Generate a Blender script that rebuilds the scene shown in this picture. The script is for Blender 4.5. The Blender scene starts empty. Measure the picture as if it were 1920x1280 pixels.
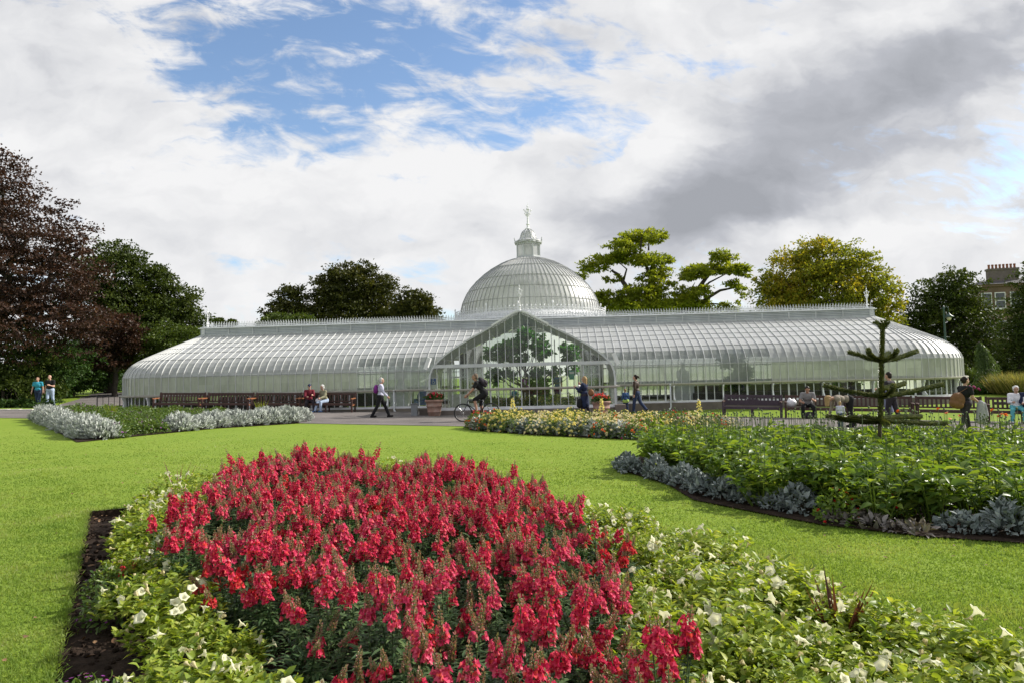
import bpy, bmesh, math, random
import numpy as np
from mathutils import Vector, Matrix
from mathutils.geometry import delaunay_2d_cdt
rng = np.random.default_rng(11); random.seed(11)
R = math.radians
scene = bpy.context.scene
C = scene.collection
EYE = 1.75
FPX = 1280.0

# ---------------------------------------------------------------- camera
cam_d = bpy.data.cameras.new('camera'); cam = bpy.data.objects.new('camera', cam_d); C.objects.link(cam)
cam_d.sensor_width = 36; cam_d.lens = 24; cam_d.clip_start = 0.05; cam_d.clip_end = 3000
CR = Matrix.Rotation(R(90 + 2.907), 3, 'X') @ Matrix.Rotation(R(-1.38), 3, 'Z')
cam.matrix_world = Matrix.Translation((0, 0, EYE)) @ CR.to_4x4()
scene.camera = cam

def smooth(a, b, x):
    t = min(1.0, max(0.0, (x - a) / (b - a))); return t * t * (3 - 2 * t)

def gz(x, y):
    """height of the ground: it falls gently to the right, with a lawn bank up to the glasshouse"""
    p = 0.03 - 0.023 * min(24.0, max(-30.0, x))
    by = 29.5 - (x - 9) * 0.375
    t = smooth(by + 0.6, by + 4.2, y) * smooth(3.0, 9.0, x)
    if p < -0.03: p = p * (1 - t) - 0.03 * t
    p += 0.5 * smooth(41, 62, y) * smooth(20, 27, -x)
    f = smooth(70, 140, y)
    return p * (1 - f)

def ray(px, py):
    d = CR @ Vector(((px - 960) / FPX, (640 - py) / FPX, -1)); return d

def at(px, py, Y):
    d = ray(px, py); k = Y / d.y
    return Vector((d.x * k, Y, EYE + d.z * k))

def on_ground(px, py, h=0.0):
    d = ray(px, py); Y = 15.0
    for _ in range(60):
        p = at(px, py, Y); g = gz(p.x, p.y) + h
        Yn = (g - EYE) / (d.z / d.y) if d.z < -1e-4 else 90
        Y = 0.5 * Y + 0.5 * max(1.0, min(120, Yn))
    return at(px, py, Y)

def to_px(p):
    q = CR.transposed() @ (Vector(p) - Vector((0, 0, EYE)))
    if q.z > -0.05: return None
    return (960 + FPX * q.x / -q.z, 640 - FPX * q.y / -q.z)

# ---------------------------------------------------------------- tags
def tag(o, label=None, cat=None, group=None, kind=None):
    if label: o['label'] = label
    if cat: o['category'] = cat
    if group: o['group'] = group
    if kind: o['kind'] = kind
    return o

def empty(name, loc=(0, 0, 0), rz=0.0, label=None, cat=None, group=None):
    o = bpy.data.objects.new(name, None); C.objects.link(o)
    o.empty_display_size = 0.2
    o.location = loc; o.rotation_euler = (0, 0, rz)
    return tag(o, label, cat, group)

def link_mesh(name, me, parent=None):
    o = bpy.data.objects.new(name, me); C.objects.link(o)
    if parent: o.parent = parent
    return o

def copy_tree(o, parent=None):
    c = o.copy(); C.objects.link(c)
    if parent: c.parent = parent
    for ch in list(o.children): copy_tree(ch, c)
    return c

# ---------------------------------------------------------------- mesh builder
class MB:
    def __init__(s): s.v = []; s.f = []; s.n = 0; s.fm = []; s.m = 0
    def add(s, verts, faces):
        b = s.n
        s.v.extend([tuple(p) for p in verts]); s.n += len(verts)
        for f in faces: s.f.append([i + b for i in f]); s.fm.append(s.m)
        return s
    def arr(s, V, F):
        return s.add(V.tolist(), F.tolist())
    def box(s, c, size, rz=0.0, M=None):
        x, y, z = size[0] / 2, size[1] / 2, size[2] / 2
        pts = [Vector((a * x, b * y, d * z)) for d in (-1, 1) for b in (-1, 1) for a in (-1, 1)]
        if M is not None: pts = [M @ p for p in pts]
        elif rz: m = Matrix.Rotation(rz, 3, 'Z'); pts = [m @ p for p in pts]
        c = Vector(c); pts = [p + c for p in pts]
        return s.add(pts, [(0, 2, 3, 1), (4, 5, 7, 6), (0, 1, 5, 4), (2, 6, 7, 3), (0, 4, 6, 2), (1, 3, 7, 5)])
    def bar(s, a, b, w, h, up=(0, 0, 1)):
        a = Vector(a); b = Vector(b); d = (b - a)
        if d.length < 1e-6: return s
        L = d.length; d.normalize(); up = Vector(up)
        if abs(d.dot(up)) > 0.98: up = Vector((0, 1, 0)) if abs(d.y) < 0.9 else Vector((1, 0, 0))
        x = d.cross(up).normalized(); y = x.cross(d)
        M = Matrix((x, d, y)).transposed()
        return s.box((a + b) / 2, (w, L, h), M=M)
    def tube(s, pts, rad, n=8, cap=True):
        pts = [Vector(p) for p in pts]; m = len(pts)
        if not hasattr(rad, '__len__'): rad = [rad] * m
        V = []; F = []; prev = None
        for i, p in enumerate(pts):
            d = (pts[min(i + 1, m - 1)] - pts[max(i - 1, 0)])
            if d.length < 1e-9: d = Vector((0, 0, 1))
            d.normalize()
            if prev is None:
                ref = Vector((0, 0, 1)) if abs(d.z) < 0.9 else Vector((1, 0, 0))
                x = d.cross(ref).normalized()
            else:
                x = (prev - d * prev.dot(d))
                x = x.normalized() if x.length > 1e-6 else d.orthogonal().normalized()
            prev = x; y = d.cross(x)
            for k in range(n):
                t = 2 * math.pi * k / n
                V.append(p + (x * math.cos(t) + y * math.sin(t)) * rad[i])
        for i in range(m - 1):
            for k in range(n):
                k2 = (k + 1) % n
                F.append((i * n + k, i * n + k2, (i + 1) * n + k2, (i + 1) * n + k))
        if cap: F.append(tuple(range(n - 1, -1, -1))); F.append(tuple((m - 1) * n + k for k in range(n)))
        return s.add(V, F)
    def capsule(s, a, b, ra, rb, n=10):
        a = Vector(a); b = Vector(b); d = b - a
        d = d.normalized() if d.length > 1e-6 else Vector((0, 0, 1))
        pts = []; rr = []
        for t in (0.97, 0.75, 0.4): pts.append(a - d * ra * t); rr.append(ra * math.sqrt(1 - t * t))
        for k in range(5): pts.append(a.lerp(b, k / 4)); rr.append(ra + (rb - ra) * k / 4)
        for t in (0.4, 0.75, 0.97): pts.append(b + d * rb * t); rr.append(rb * math.sqrt(1 - t * t))
        return s.tube(pts, rr, n)
    def ellipsoid(s, c, r, M=None, nu=12, nv=8, zmin=-1.0, zmax=1.0):
        V = []; F = []; c = Vector(c)
        for j in range(nv + 1):
            z = zmin + (zmax - zmin) * j / nv
            ph = math.asin(max(-1, min(1, z))) if (zmin > -1 or zmax < 1) else -math.pi / 2 + math.pi * j / nv
            z = math.sin(ph); q = max(0.02, math.cos(ph))
            for k in range(nu):
                t = 2 * math.pi * k / nu
                p = Vector((r[0] * q * math.cos(t), r[1] * q * math.sin(t), r[2] * z))
                if M is not None: p = M @ p
                V.append(c + p)
        for j in range(nv):
            for k in range(nu):
                k2 = (k + 1) % nu
                F.append((j * nu + k, j * nu + k2, (j + 1) * nu + k2, (j + 1) * nu + k))
        F.append(tuple(range(nu - 1, -1, -1))); F.append(tuple(nv * nu + k for k in range(nu)))
        return s.add(V, F)
    def lathe(s, prof, c=(0, 0, 0), n=20, cap=False):
        V = []; F = []; c = Vector(c); m = len(prof)
        for r, z in prof:
            for k in range(n):
                t = 2 * math.pi * k / n
                V.append(c + Vector((r * math.cos(t), r * math.sin(t), z)))
        for i in range(m - 1):
            for k in range(n):
                k2 = (k + 1) % n
                F.append((i * n + k, i * n + k2, (i + 1) * n + k2, (i + 1) * n + k))
        if cap: F.append(tuple(range(n - 1, -1, -1))); F.append(tuple((m - 1) * n + k for k in range(n)))
        return s.add(V, F)
    def prism(s, outline, y0, y1, M=None):
        """outline of (x, z) points extruded along y"""
        n = len(outline)
        V = [Vector((x, y0, z)) for x, z in outline] + [Vector((x, y1, z)) for x, z in outline]
        if M is not None: V = [M @ p for p in V]
        F = [tuple(range(n)), tuple(range(2 * n - 1, n - 1, -1))]
        F += [(i, i + n, (i + 1) % n + n, (i + 1) % n) for i in range(n)]
        return s.add(V, F)
    def mesh(s, name, mats, smooth_=False):
        me = bpy.data.meshes.new(name)
        me.from_pydata(s.v, [], s.f)
        if not isinstance(mats, (list, tuple)): mats = [mats]
        for m in mats: me.materials.append(m)
        if len(mats) > 1: me.polygons.foreach_set('material_index', s.fm)
        if smooth_: me.polygons.foreach_set('use_smooth', [True] * len(me.polygons))
        me.update(); return me
    def build(s, name, mats, parent=None, smooth_=False):
        return link_mesh(name, s.mesh(name, mats, smooth_), parent)

def fast_mesh(name, V, F, mats, mi=None, smooth_=False):
    """numpy arrays -> mesh; F is (N,3) or (N,4)"""
    me = bpy.data.meshes.new(name)
    V = np.asarray(V, dtype=np.float32); F = np.asarray(F, dtype=np.int32)
    k = F.shape[1]
    me.vertices.add(len(V)); me.vertices.foreach_set('co', V.ravel())
    me.loops.add(F.size); me.loops.foreach_set('vertex_index', F.ravel())
    me.polygons.add(len(F)); me.polygons.foreach_set('loop_start', np.arange(0, F.size, k, dtype=np.int32))
    if not isinstance(mats, (list, tuple)): mats = [mats]
    for m in mats: me.materials.append(m)
    if mi is not None: me.polygons.foreach_set('material_index', np.asarray(mi, dtype=np.int32))
    if smooth_: me.polygons.foreach_set('use_smooth', np.ones(len(F), dtype=bool))
    me.update(calc_edges=True); me.validate(); return me

def unit(a): return a / np.maximum(1e-9, np.linalg.norm(a, axis=-1, keepdims=True))

def rand_dirs(n): return unit(rng.normal(size=(n, 3)))

def leaf4(P, A, N, L, W, fold=0.25):
    """folded diamond leaves: base P, axis A, normal N -> verts, tris"""
    n = len(P); A = unit(A); S = unit(np.cross(A, N)); N = np.cross(S, A)
    L = np.broadcast_to(np.asarray(L, float), (n,))[:, None]; W = np.broadcast_to(np.asarray(W, float), (n,))[:, None]
    m = P + A * L * 0.45 + N * W * fold
    V = np.stack([P, m + S * W / 2, P + A * L, m - S * W / 2], axis=1).reshape(-1, 3)
    b = np.arange(n)[:, None] * 4
    F = np.concatenate([b + np.array([[0, 1, 2]]), b + np.array([[0, 2, 3]])], axis=1).reshape(-1, 3)
    return V, F

def leaf8(P, A, N, L, W, droop=0.25, fold=0.2):
    """rounder leaves with a midrib and a curled tip"""
    n = len(P); A = unit(A); S = unit(np.cross(A, N)); N = np.cross(S, A)
    L = np.broadcast_to(np.asarray(L, float), (n,))[:, None]; W = np.broadcast_to(np.asarray(W, float), (n,))[:, None]
    def q(t, s, h): return P + A * L * t + S * W * s + N * (W * h * fold - L * droop * t * t)
    V = np.stack([P, q(.3, 0, 0), q(.68, 0, 0), q(1, 0, 0), q(.27, .44, 1), q(.62, .4, 1), q(.27, -.44, 1), q(.62, -.4, 1)], axis=1).reshape(-1, 3)
    b = np.arange(n)[:, None] * 8
    T = np.array([[0, 4, 1], [1, 4, 5], [1, 5, 2], [2, 5, 3], [0, 1, 6], [1, 7, 6], [1, 2, 7], [2, 3, 7]])
    F = (b[:, :, None] + T[None]).reshape(-1, 3)
    return V, F

def cat(parts):
    V = []; F = []; o = 0
    for v, f in parts: V.append(v); F.append(f + o); o += len(v)
    return np.concatenate(V), np.concatenate(F)

# ---------------------------------------------------------------- materials
def new_mat(name):
    m = bpy.data.materials.new(name); m.use_nodes = True
    nt = m.node_tree; nt.nodes.clear()
    out = nt.nodes.new('ShaderNodeOutputMaterial')
    return m, nt, out

def node(nt, t, **kw):
    n = nt.nodes.new(t)
    for k, v in kw.items():
        if hasattr(n, k): setattr(n, k, v)
    return n

def setin(nt, n, k, v):
    if v is None: return
    if isinstance(v, bpy.types.NodeSocket): nt.links.new(v, n.inputs[k])
    else:
        if isinstance(v, (tuple, list)) and len(v) == 3 and n.inputs[k].type == 'RGBA': v = (*v, 1)
        n.inputs[k].default_value = v

def ramp2(nt, fac, stops):
    r = node(nt, 'ShaderNodeValToRGB'); e = r.color_ramp.elements
    while len(e) < len(stops): e.new(0.5)
    for i, (p, c) in enumerate(stops): e[i].position = p; e[i].color = (*c, 1)
    nt.links.new(fac, r.inputs[0]); return r.outputs[0]

def noise(nt, scale, detail=4, rough=0.55, vec=None, dist=0.0):
    n = node(nt, 'ShaderNodeTexNoise'); n.inputs['Scale'].default_value = scale; n.inputs['Detail'].default_value = detail
    n.inputs['Roughness'].default_value = rough; n.inputs['Distortion'].default_value = dist
    if vec is None: vec = node(nt, 'ShaderNodeTexCoord').outputs['Object']
    nt.links.new(vec, n.inputs['Vector']); return n.outputs[0]

def mat(name, col, rough=0.6, var=0.15, scale=6.0, bump=0.0, bscale=40.0, metal=0.0, spec=0.4, stops=None, detail=5):
    m, nt, out = new_mat(name)
    b = node(nt, 'ShaderNodeBsdfPrincipled'); nt.links.new(b.outputs[0], out.inputs[0])
    f = noise(nt, scale, detail, 0.6)
    c = ramp2(nt, f, stops or [(0.3, tuple(x * (1 - var) for x in col)), (0.7, tuple(min(1, x * (1 + var)) for x in col))])
    nt.links.new(c, b.inputs['Base Color'])
    b.inputs['Roughness'].default_value = rough; b.inputs['Metallic'].default_value = metal
    b.inputs['Specular IOR Level'].default_value = spec
    if bump:
        bn = node(nt, 'ShaderNodeBump'); bn.inputs['Strength'].default_value = bump; bn.inputs['Distance'].default_value = 0.02
        nt.links.new(noise(nt, bscale, 4, 0.6), bn.inputs['Height']); nt.links.new(bn.outputs[0], b.inputs['Normal'])
    return m

def leafmat(name, stops, transl=0.35, rough=0.45, spec=0.4, tcol=(1.25, 1.2, 0.6), clump=0.0, cscale=1.2):
    """leaf or petal: colour differs leaf by leaf, light comes through"""
    m, nt, out = new_mat(name)
    g = node(nt, 'ShaderNodeNewGeometry')
    fac = g.outputs['Random Per Island']
    if clump:
        nn = noise(nt, cscale, 2, 0.5)
        mr = node(nt, 'ShaderNodeMapRange'); nt.links.new(nn, mr.inputs[0]); mr.inputs[1].default_value = 0.33; mr.inputs[2].default_value = 0.67
        mx = node(nt, 'ShaderNodeMix'); mx.inputs[0].default_value = clump
        nt.links.new(fac, mx.inputs[2]); nt.links.new(mr.outputs[0], mx.inputs[3]); fac = mx.outputs[0]
    c = ramp2(nt, fac, stops)
    b = node(nt, 'ShaderNodeBsdfPrincipled'); nt.links.new(c, b.inputs['Base Color'])
    b.inputs['Roughness'].default_value = rough; b.inputs['Specular IOR Level'].default_value = spec
    t = node(nt, 'ShaderNodeBsdfTranslucent')
    mul = node(nt, 'ShaderNodeMix', data_type='RGBA', blend_type='MULTIPLY'); mul.inputs[0].default_value = 1
    nt.links.new(c, mul.inputs[6]); mul.inputs[7].default_value = (*tcol, 1); nt.links.new(mul.outputs[2], t.inputs['Color'])
    mix = node(nt, 'ShaderNodeMixShader'); mix.inputs[0].default_value = transl
    nt.links.new(b.outputs[0], mix.inputs[1]); nt.links.new(t.outputs[0], mix.inputs[2]); nt.links.new(mix.outputs[0], out.inputs[0])
    return m

def glassmat(name, clear, body, tint=(0.9, 0.95, 0.92), rough=0.12, dirt=0.2, trans=0.5, gl=1.0, streak=None):
    """thin pane: 'clear' lets that share straight through, the rest is milky (whitewashed) glass"""
    m, nt, out = new_mat(name)
    tr = node(nt, 'ShaderNodeBsdfTransparent'); tr.inputs[0].default_value = (*tint, 1)
    co = node(nt, 'ShaderNodeTexCoord')
    mp = node(nt, 'ShaderNodeMapping'); mp.inputs['Scale'].default_value = (2.2, 2.2, 0.7); nt.links.new(co.outputs['Object'], mp.inputs[0])
    nz = noise(nt, 1.3, 6, 0.65, mp.outputs[0])
    col = ramp2(nt, nz, [(0.3, tuple(x * (1 - dirt) for x in body)), (0.7, body)])
    isl = node(nt, 'ShaderNodeNewGeometry').outputs['Random Per Island']
    pane = ramp2(nt, isl, [(0.0, (.80, .82, .79)), (0.25, (.93, .94, .92)), (0.85, (1, 1, 1)), (1.0, (.90, .93, .95))])
    pm_ = node(nt, 'ShaderNodeMix', data_type='RGBA', blend_type='MULTIPLY'); pm_.inputs[0].default_value = 0.8
    nt.links.new(col, pm_.inputs[6]); nt.links.new(pane, pm_.inputs[7]); col = pm_.outputs[2]
    d = node(nt, 'ShaderNodeBsdfDiffuse'); nt.links.new(col, d.inputs[0])
    t = node(nt, 'ShaderNodeBsdfTranslucent'); nt.links.new(col, t.inputs[0])
    a = node(nt, 'ShaderNodeMixShader'); a.inputs[0].default_value = trans
    nt.links.new(d.outputs[0], a.inputs[1]); nt.links.new(t.outputs[0], a.inputs[2])
    mx = node(nt, 'ShaderNodeMixShader')
    mr = node(nt, 'ShaderNodeMapRange'); nt.links.new(nz, mr.inputs[0]); mr.inputs[1].default_value = 0.3; mr.inputs[2].default_value = 0.75
    mr.inputs[3].default_value = min(1, clear + 0.08); mr.inputs[4].default_value = max(0, clear - 0.08)
    nt.links.new(mr.outputs[0], mx.inputs[0])
    nt.links.new(a.outputs[0], mx.inputs[1]); nt.links.new(tr.outputs[0], mx.inputs[2])
    g = node(nt, 'ShaderNodeBsdfGlossy'); g.inputs['Roughness'].default_value = rough
    fr = node(nt, 'ShaderNodeFresnel'); fr.inputs[0].default_value = 1.5
    ml = node(nt, 'ShaderNodeMath', operation='MULTIPLY'); nt.links.new(fr.outputs[0], ml.inputs[0]); ml.inputs[1].default_value = gl
    # keep the back of the pane from acting as a mirror
    f2 = node(nt, 'ShaderNodeMixShader'); nt.links.new(ml.outputs[0], f2.inputs[0])
    nt.links.new(mx.outputs[0], f2.inputs[1]); nt.links.new(g.outputs[0], f2.inputs[2]); nt.links.new(f2.outputs[0], out.inputs[0])
    return m
# ---------------------------------------------------------------- light and sky
SUN_EL, SUN_AZ = 34.0, 18.0                      # azimuth counted from +X towards +Y
sd = Vector((math.cos(R(SUN_EL)) * math.cos(R(SUN_AZ)), math.cos(R(SUN_EL)) * math.sin(R(SUN_AZ)), math.sin(R(SUN_EL))))
sun_d = bpy.data.lights.new('sun', 'SUN'); sun_d.energy = 4.6; sun_d.angle = R(0.53); sun_d.color = (1.0, 0.945, 0.86)
sun = bpy.data.objects.new('sun', sun_d); C.objects.link(sun)
sun.rotation_euler = (-sd).to_track_quat('-Z', 'Y').to_euler(); sun.location = (40, 20, 40)

world = bpy.data.worlds.new('World'); scene.world = world; world.use_nodes = True
wt = world.node_tree; wt.nodes.clear()
wout = wt.nodes.new('ShaderNodeOutputWorld')
def M_(op, a, b=None, c=None, clamp=False):
    n = wt.nodes.new('ShaderNodeMath'); n.operation = op; n.use_clamp = clamp
    for i, x in enumerate((a, b, c)):
        if x is None: continue
        if isinstance(x, bpy.types.NodeSocket): wt.links.new(x, n.inputs[i])
        else: n.inputs[i].default_value = x
    return n.outputs[0]
def MR(x, a, b, c=0.0, d=1.0, t='SMOOTHSTEP'):
    n = wt.nodes.new('ShaderNodeMapRange'); n.interpolation_type = t
    wt.links.new(x, n.inputs[0])
    for i, q in enumerate((a, b, c, d)): n.inputs[i + 1].default_value = q
    return n.outputs[0]
def XYZ(x, y, z=0.0):
    n = wt.nodes.new('ShaderNodeCombineXYZ')
    for i, q in enumerate((x, y, z)):
        if isinstance(q, bpy.types.NodeSocket): wt.links.new(q, n.inputs[i])
        else: n.inputs[i].default_value = q
    return n.outputs[0]
def NZ(vec, scale, detail, rough, dist=0.0):
    n = wt.nodes.new('ShaderNodeTexNoise'); wt.links.new(vec, n.inputs['Vector'])
    n.inputs['Scale'].default_value = scale; n.inputs['Detail'].default_value = detail; n.inputs['Roughness'].default_value = rough
    n.inputs['Distortion'].default_value = dist
    return n
wc = wt.nodes.new('ShaderNodeTexCoord'); sx = wt.nodes.new('ShaderNodeSeparateXYZ'); wt.links.new(wc.outputs['Generated'], sx.inputs[0])
yy = M_('MAXIMUM', M_('ABSOLUTE', sx.outputs[1]), 0.12)
U0 = M_('DIVIDE', sx.outputs[0], yy); V0 = M_('DIVIDE', sx.outputs[2], yy)
wn = NZ(XYZ(U0, M_('MULTIPLY', V0, 1.5)), 4.0, 5, 0.6)
wsep = wt.nodes.new('ShaderNodeSeparateColor'); wt.links.new(wn.outputs[1], wsep.inputs[0])
U = M_('ADD', U0, M_('MULTIPLY', M_('SUBTRACT', wsep.outputs[0], 0.5), 0.16))
V = M_('ADD', V0, M_('MULTIPLY', M_('SUBTRACT', wsep.outputs[1], 0.5), 0.12))
def blob(px, py, rx, ry, w, rot=0.0):
    """soft patch of sky around a direction (given as the bearing seen from the lawn)"""
    d = ray(px, py); u0, v0 = d.x / d.y, d.z / d.y
    a, b = rx / FPX, ry / FPX
    du = M_('SUBTRACT', U, u0); dv = M_('SUBTRACT', V, v0)
    c, s = math.cos(R(rot)), math.sin(R(rot))
    e = M_('DIVIDE', M_('ADD', M_('MULTIPLY', du, c), M_('MULTIPLY', dv, s)), a)
    f = M_('DIVIDE', M_('SUBTRACT', M_('MULTIPLY', dv, c), M_('MULTIPLY', du, s)), b)
    q = M_('ADD', M_('MULTIPLY', e, e), M_('MULTIPLY', f, f))
    return M_('MULTIPLY', M_('EXPONENT', M_('MULTIPLY', q, -1.0)), w)
def total(bl):
    t = None
    for b in bl:
        x = blob(*b); t = x if t is None else M_('ADD', t, x)
    return t
vec1 = XYZ(U0, M_('MULTIPLY', V0, 1.7), 3.1)
n_big = NZ(vec1, 5.0, 9, 0.58, 0.3).outputs[0]
vec2 = XYZ(M_('MULTIPLY', M_('ADD', U0, M_('MULTIPLY', V0, 0.6)), 0.55), M_('MULTIPLY', V0, 2.2), 7.7)
n_wisp = NZ(vec2, 7.5, 9, 0.62, 0.5).outputs[0]
# where the blue shows (negative = open sky)
cover = total([
    (620, 60, 250, 150, -0.46, 0), (390, 130, 100, 170, -0.34, -8), (880, 70, 200, 110, -0.30, 0), (1080, 235, 190, 85, -0.40, 12),
    (700, 150, 260, 130, -0.20, 0), (500, 285, 80, 40, -0.26, 0), (1850, 335, 100, 48, -0.24, 15), (1130, 130, 130, 90, -0.22, 0),
    (760, 200, 90, 60, 0.28, -20), (480, 95, 60, 90, 0.16, -30), (830, 30, 60, 30, 0.10, 0), (1040, 265, 60, 22, 0.28, 5),
    (1130, 175, 130, 45, 0.12, 15), (150, 150, 220, 260, 0.36, 0), (1140, 285, 120, 60, -0.30, 0), (560, 200, 190, 100, -0.16, 0), (900, 235, 110, 50, -0.22, 0), (390, 290, 90, 60, -0.16, 0),
    (1500, 120, 420, 170, 0.4, 0), (700, 420, 700, 110, 0.36, 0), (1500, 420, 420, 160, 0.3, 0)])
n_w2 = NZ(XYZ(M_('ADD', U0, M_('MULTIPLY', V0, 0.9)), M_('MULTIPLY', V0, 1.7), 5.2), 13.0, 9, 0.6, 0.6).outputs[0]
cv = M_('ADD', M_('ADD', M_('MULTIPLY', M_('SUBTRACT', n_big, 0.5), 0.8), M_('ADD', M_('MULTIPLY', M_('SUBTRACT', n_wisp, 0.5), 1.7), M_('MULTIPLY', M_('SUBTRACT', n_w2, 0.5), 1.9))), M_('ADD', M_('MULTIPLY', cover, 0.92), 0.58))
heap = total([(860, 335, 250, 55, 0.34, 0), (430, 380, 230, 60, 0.34, -6), (1190, 345, 75, 90, 0.40, 20), (1270, 250, 70, 60, 0.34, 40), (150, 250, 210, 230, 0.30, 0), (700, 440, 500, 70, 0.36, 0), (1045, 268, 70, 18, 0.26, 4), (760, 205, 90, 45, 0.20, -25), (1500, 150, 330, 170, 0.30, 20), (1500, 440, 420, 80, 0.34, 0)])
n_heap = NZ(XYZ(U, M_('MULTIPLY', V, 1.6), 4.4), 5.5, 9, 0.56, 0.25).outputs[0]
CL = M_('MAXIMUM', MR(cv, 0.02, 0.66), MR(M_('ADD', n_heap, heap), 0.68, 0.78))
# grey undersides and bright towers
dark = total([
    (1330, 385, 250, 85, 0.62, 8), (1500, 240, 360, 150, 0.46, 25), (1780, 130, 280, 130, 0.42, 20), (1130, 60, 160, 70, 0.20, 0), (1240, 440, 130, 40, 0.22, 0),
    (1600, 440, 260, 26, -0.35, 0), (1240, 280, 70, 55, -0.50, 35), (1150, 330, 55, 60, -0.35, 0), (800, 330, 220, 60, -0.22, 0),
    (300, 330, 200, 60, -0.2, 0), (100, 330, 230, 110, 0.12, 0), (90, 60, 180, 110, 0.18, 0), (870, 420, 90, 40, 0.16, 0), (1690, 30, 160, 50, -0.25, 20),
    (660, 460, 300, 40, 0.06, 0)])
n_sh = NZ(XYZ(U, M_('MULTIPLY', V, 1.9), 1.3), 6.0, 8, 0.55, 0.2).outputs[0]
n_lump = NZ(XYZ(U, M_('MULTIPLY', V, 1.5), 9.3), 10.0, 8, 0.56, 0.5).outputs[0]
sh = M_('ADD', dark, M_('ADD', M_('MULTIPLY', M_('SUBTRACT', n_sh, 0.5), 0.7), M_('MULTIPLY', M_('SUBTRACT', n_lump, 0.5), 0.45)))
def bil(du, dv):
    uu = M_('ADD', U, du); vv = M_('MULTIPLY', M_('ADD', V, dv), 1.6)
    return M_('ADD', NZ(XYZ(uu, vv, 4.4), 4.5, 7, 0.5, 0.15).outputs[0], M_('MULTIPLY', cover, 0.35))
relief = M_('SUBTRACT', bil(0, 0), bil(0.022, 0.018))
sh = M_('ADD', M_('SUBTRACT', sh, M_('MULTIPLY', relief, 1.15)), 0.13)
rc = wt.nodes.new('ShaderNodeValToRGB'); wt.links.new(sh, rc.inputs[0])
e = rc.color_ramp.elements
for i, (p, c) in enumerate([(0.0, (0.60, 0.60, 0.605)), (0.3, (0.50, 0.505, 0.52)), (0.62, (0.335, 0.345, 0.375)), (1.05, (0.25, 0.26, 0.285))]):
    if i > 1: e.new(p)
    e[i].position = p; e[i].color = (*c, 1)
sky = wt.nodes.new('ShaderNodeTexSky'); sky.sky_type = 'NISHITA'; sky.sun_disc = False
sky.sun_elevation = R(SUN_EL); sky.sun_rotation = R(90 - SUN_AZ); sky.air_density = 1.0; sky.dust_density = 0.4; sky.ozone_density = 2.0
b1 = wt.nodes.new('ShaderNodeBackground'); wt.links.new(sky.outputs[0], b1.inputs[0]); b1.inputs[1].default_value = 0.125
b2 = wt.nodes.new('ShaderNodeBackground'); wt.links.new(rc.outputs[0], b2.inputs[0]); b2.inputs[1].default_value = 1.0
wm = wt.nodes.new('ShaderNodeMixShader'); wt.links.new(CL, wm.inputs[0]); wt.links.new(b1.outputs[0], wm.inputs[1]); wt.links.new(b2.outputs[0], wm.inputs[2])
wt.links.new(wm.outputs[0], wout.inputs[0])
world.cycles.sampling_method = 'MANUAL'; world.cycles.sample_map_resolution = 512
scene.view_settings.view_transform = 'Standard'; scene.view_settings.look = 'None'
scene.view_settings.exposure = 0.6; scene.view_settings.gamma = 1.0
scene.cycles.max_bounces = 8; scene.cycles.transparent_max_bounces = 24; scene.cycles.diffuse_bounces = 3; scene.cycles.glossy_bounces = 3
scene.cycles.caustics_reflective = False; scene.cycles.caustics_refractive = False
scene.cycles.use_denoising = True

# ---------------------------------------------------------------- ground
def inside(poly, x, y):
    c = False; n = len(poly); j = n - 1
    for i in range(n):
        xi, yi = poly[i]; xj, yj = poly[j]
        if (yi > y) != (yj > y) and x < (xj - xi) * (y - yi) / (yj - yi) + xi: c = not c
        j = i
    return c
def smooth_poly(p, it=2):
    for _ in range(it):
        q = []
        for i in range(len(p)):
            a = p[i]; b = p[(i + 1) % len(p)]
            q.append((a[0] * .75 + b[0] * .25, a[1] * .75 + b[1] * .25)); q.append((a[0] * .25 + b[0] * .75, a[1] * .25 + b[1] * .75))
        p = q
    return p
def dist_poly(poly, x, y):
    best = 1e9
    for i in range(len(poly)):
        ax, ay = poly[i]; bx, by = poly[(i + 1) % len(poly)]
        dx, dy = bx - ax, by - ay; t = max(0, min(1, ((x - ax) * dx + (y - ay) * dy) / (dx * dx + dy * dy + 1e-12)))
        best = min(best, math.hypot(x - ax - t * dx, y - ay - t * dy))
    return best
g2 = lambda px, py: tuple(on_ground(px, py))[:2]

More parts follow.
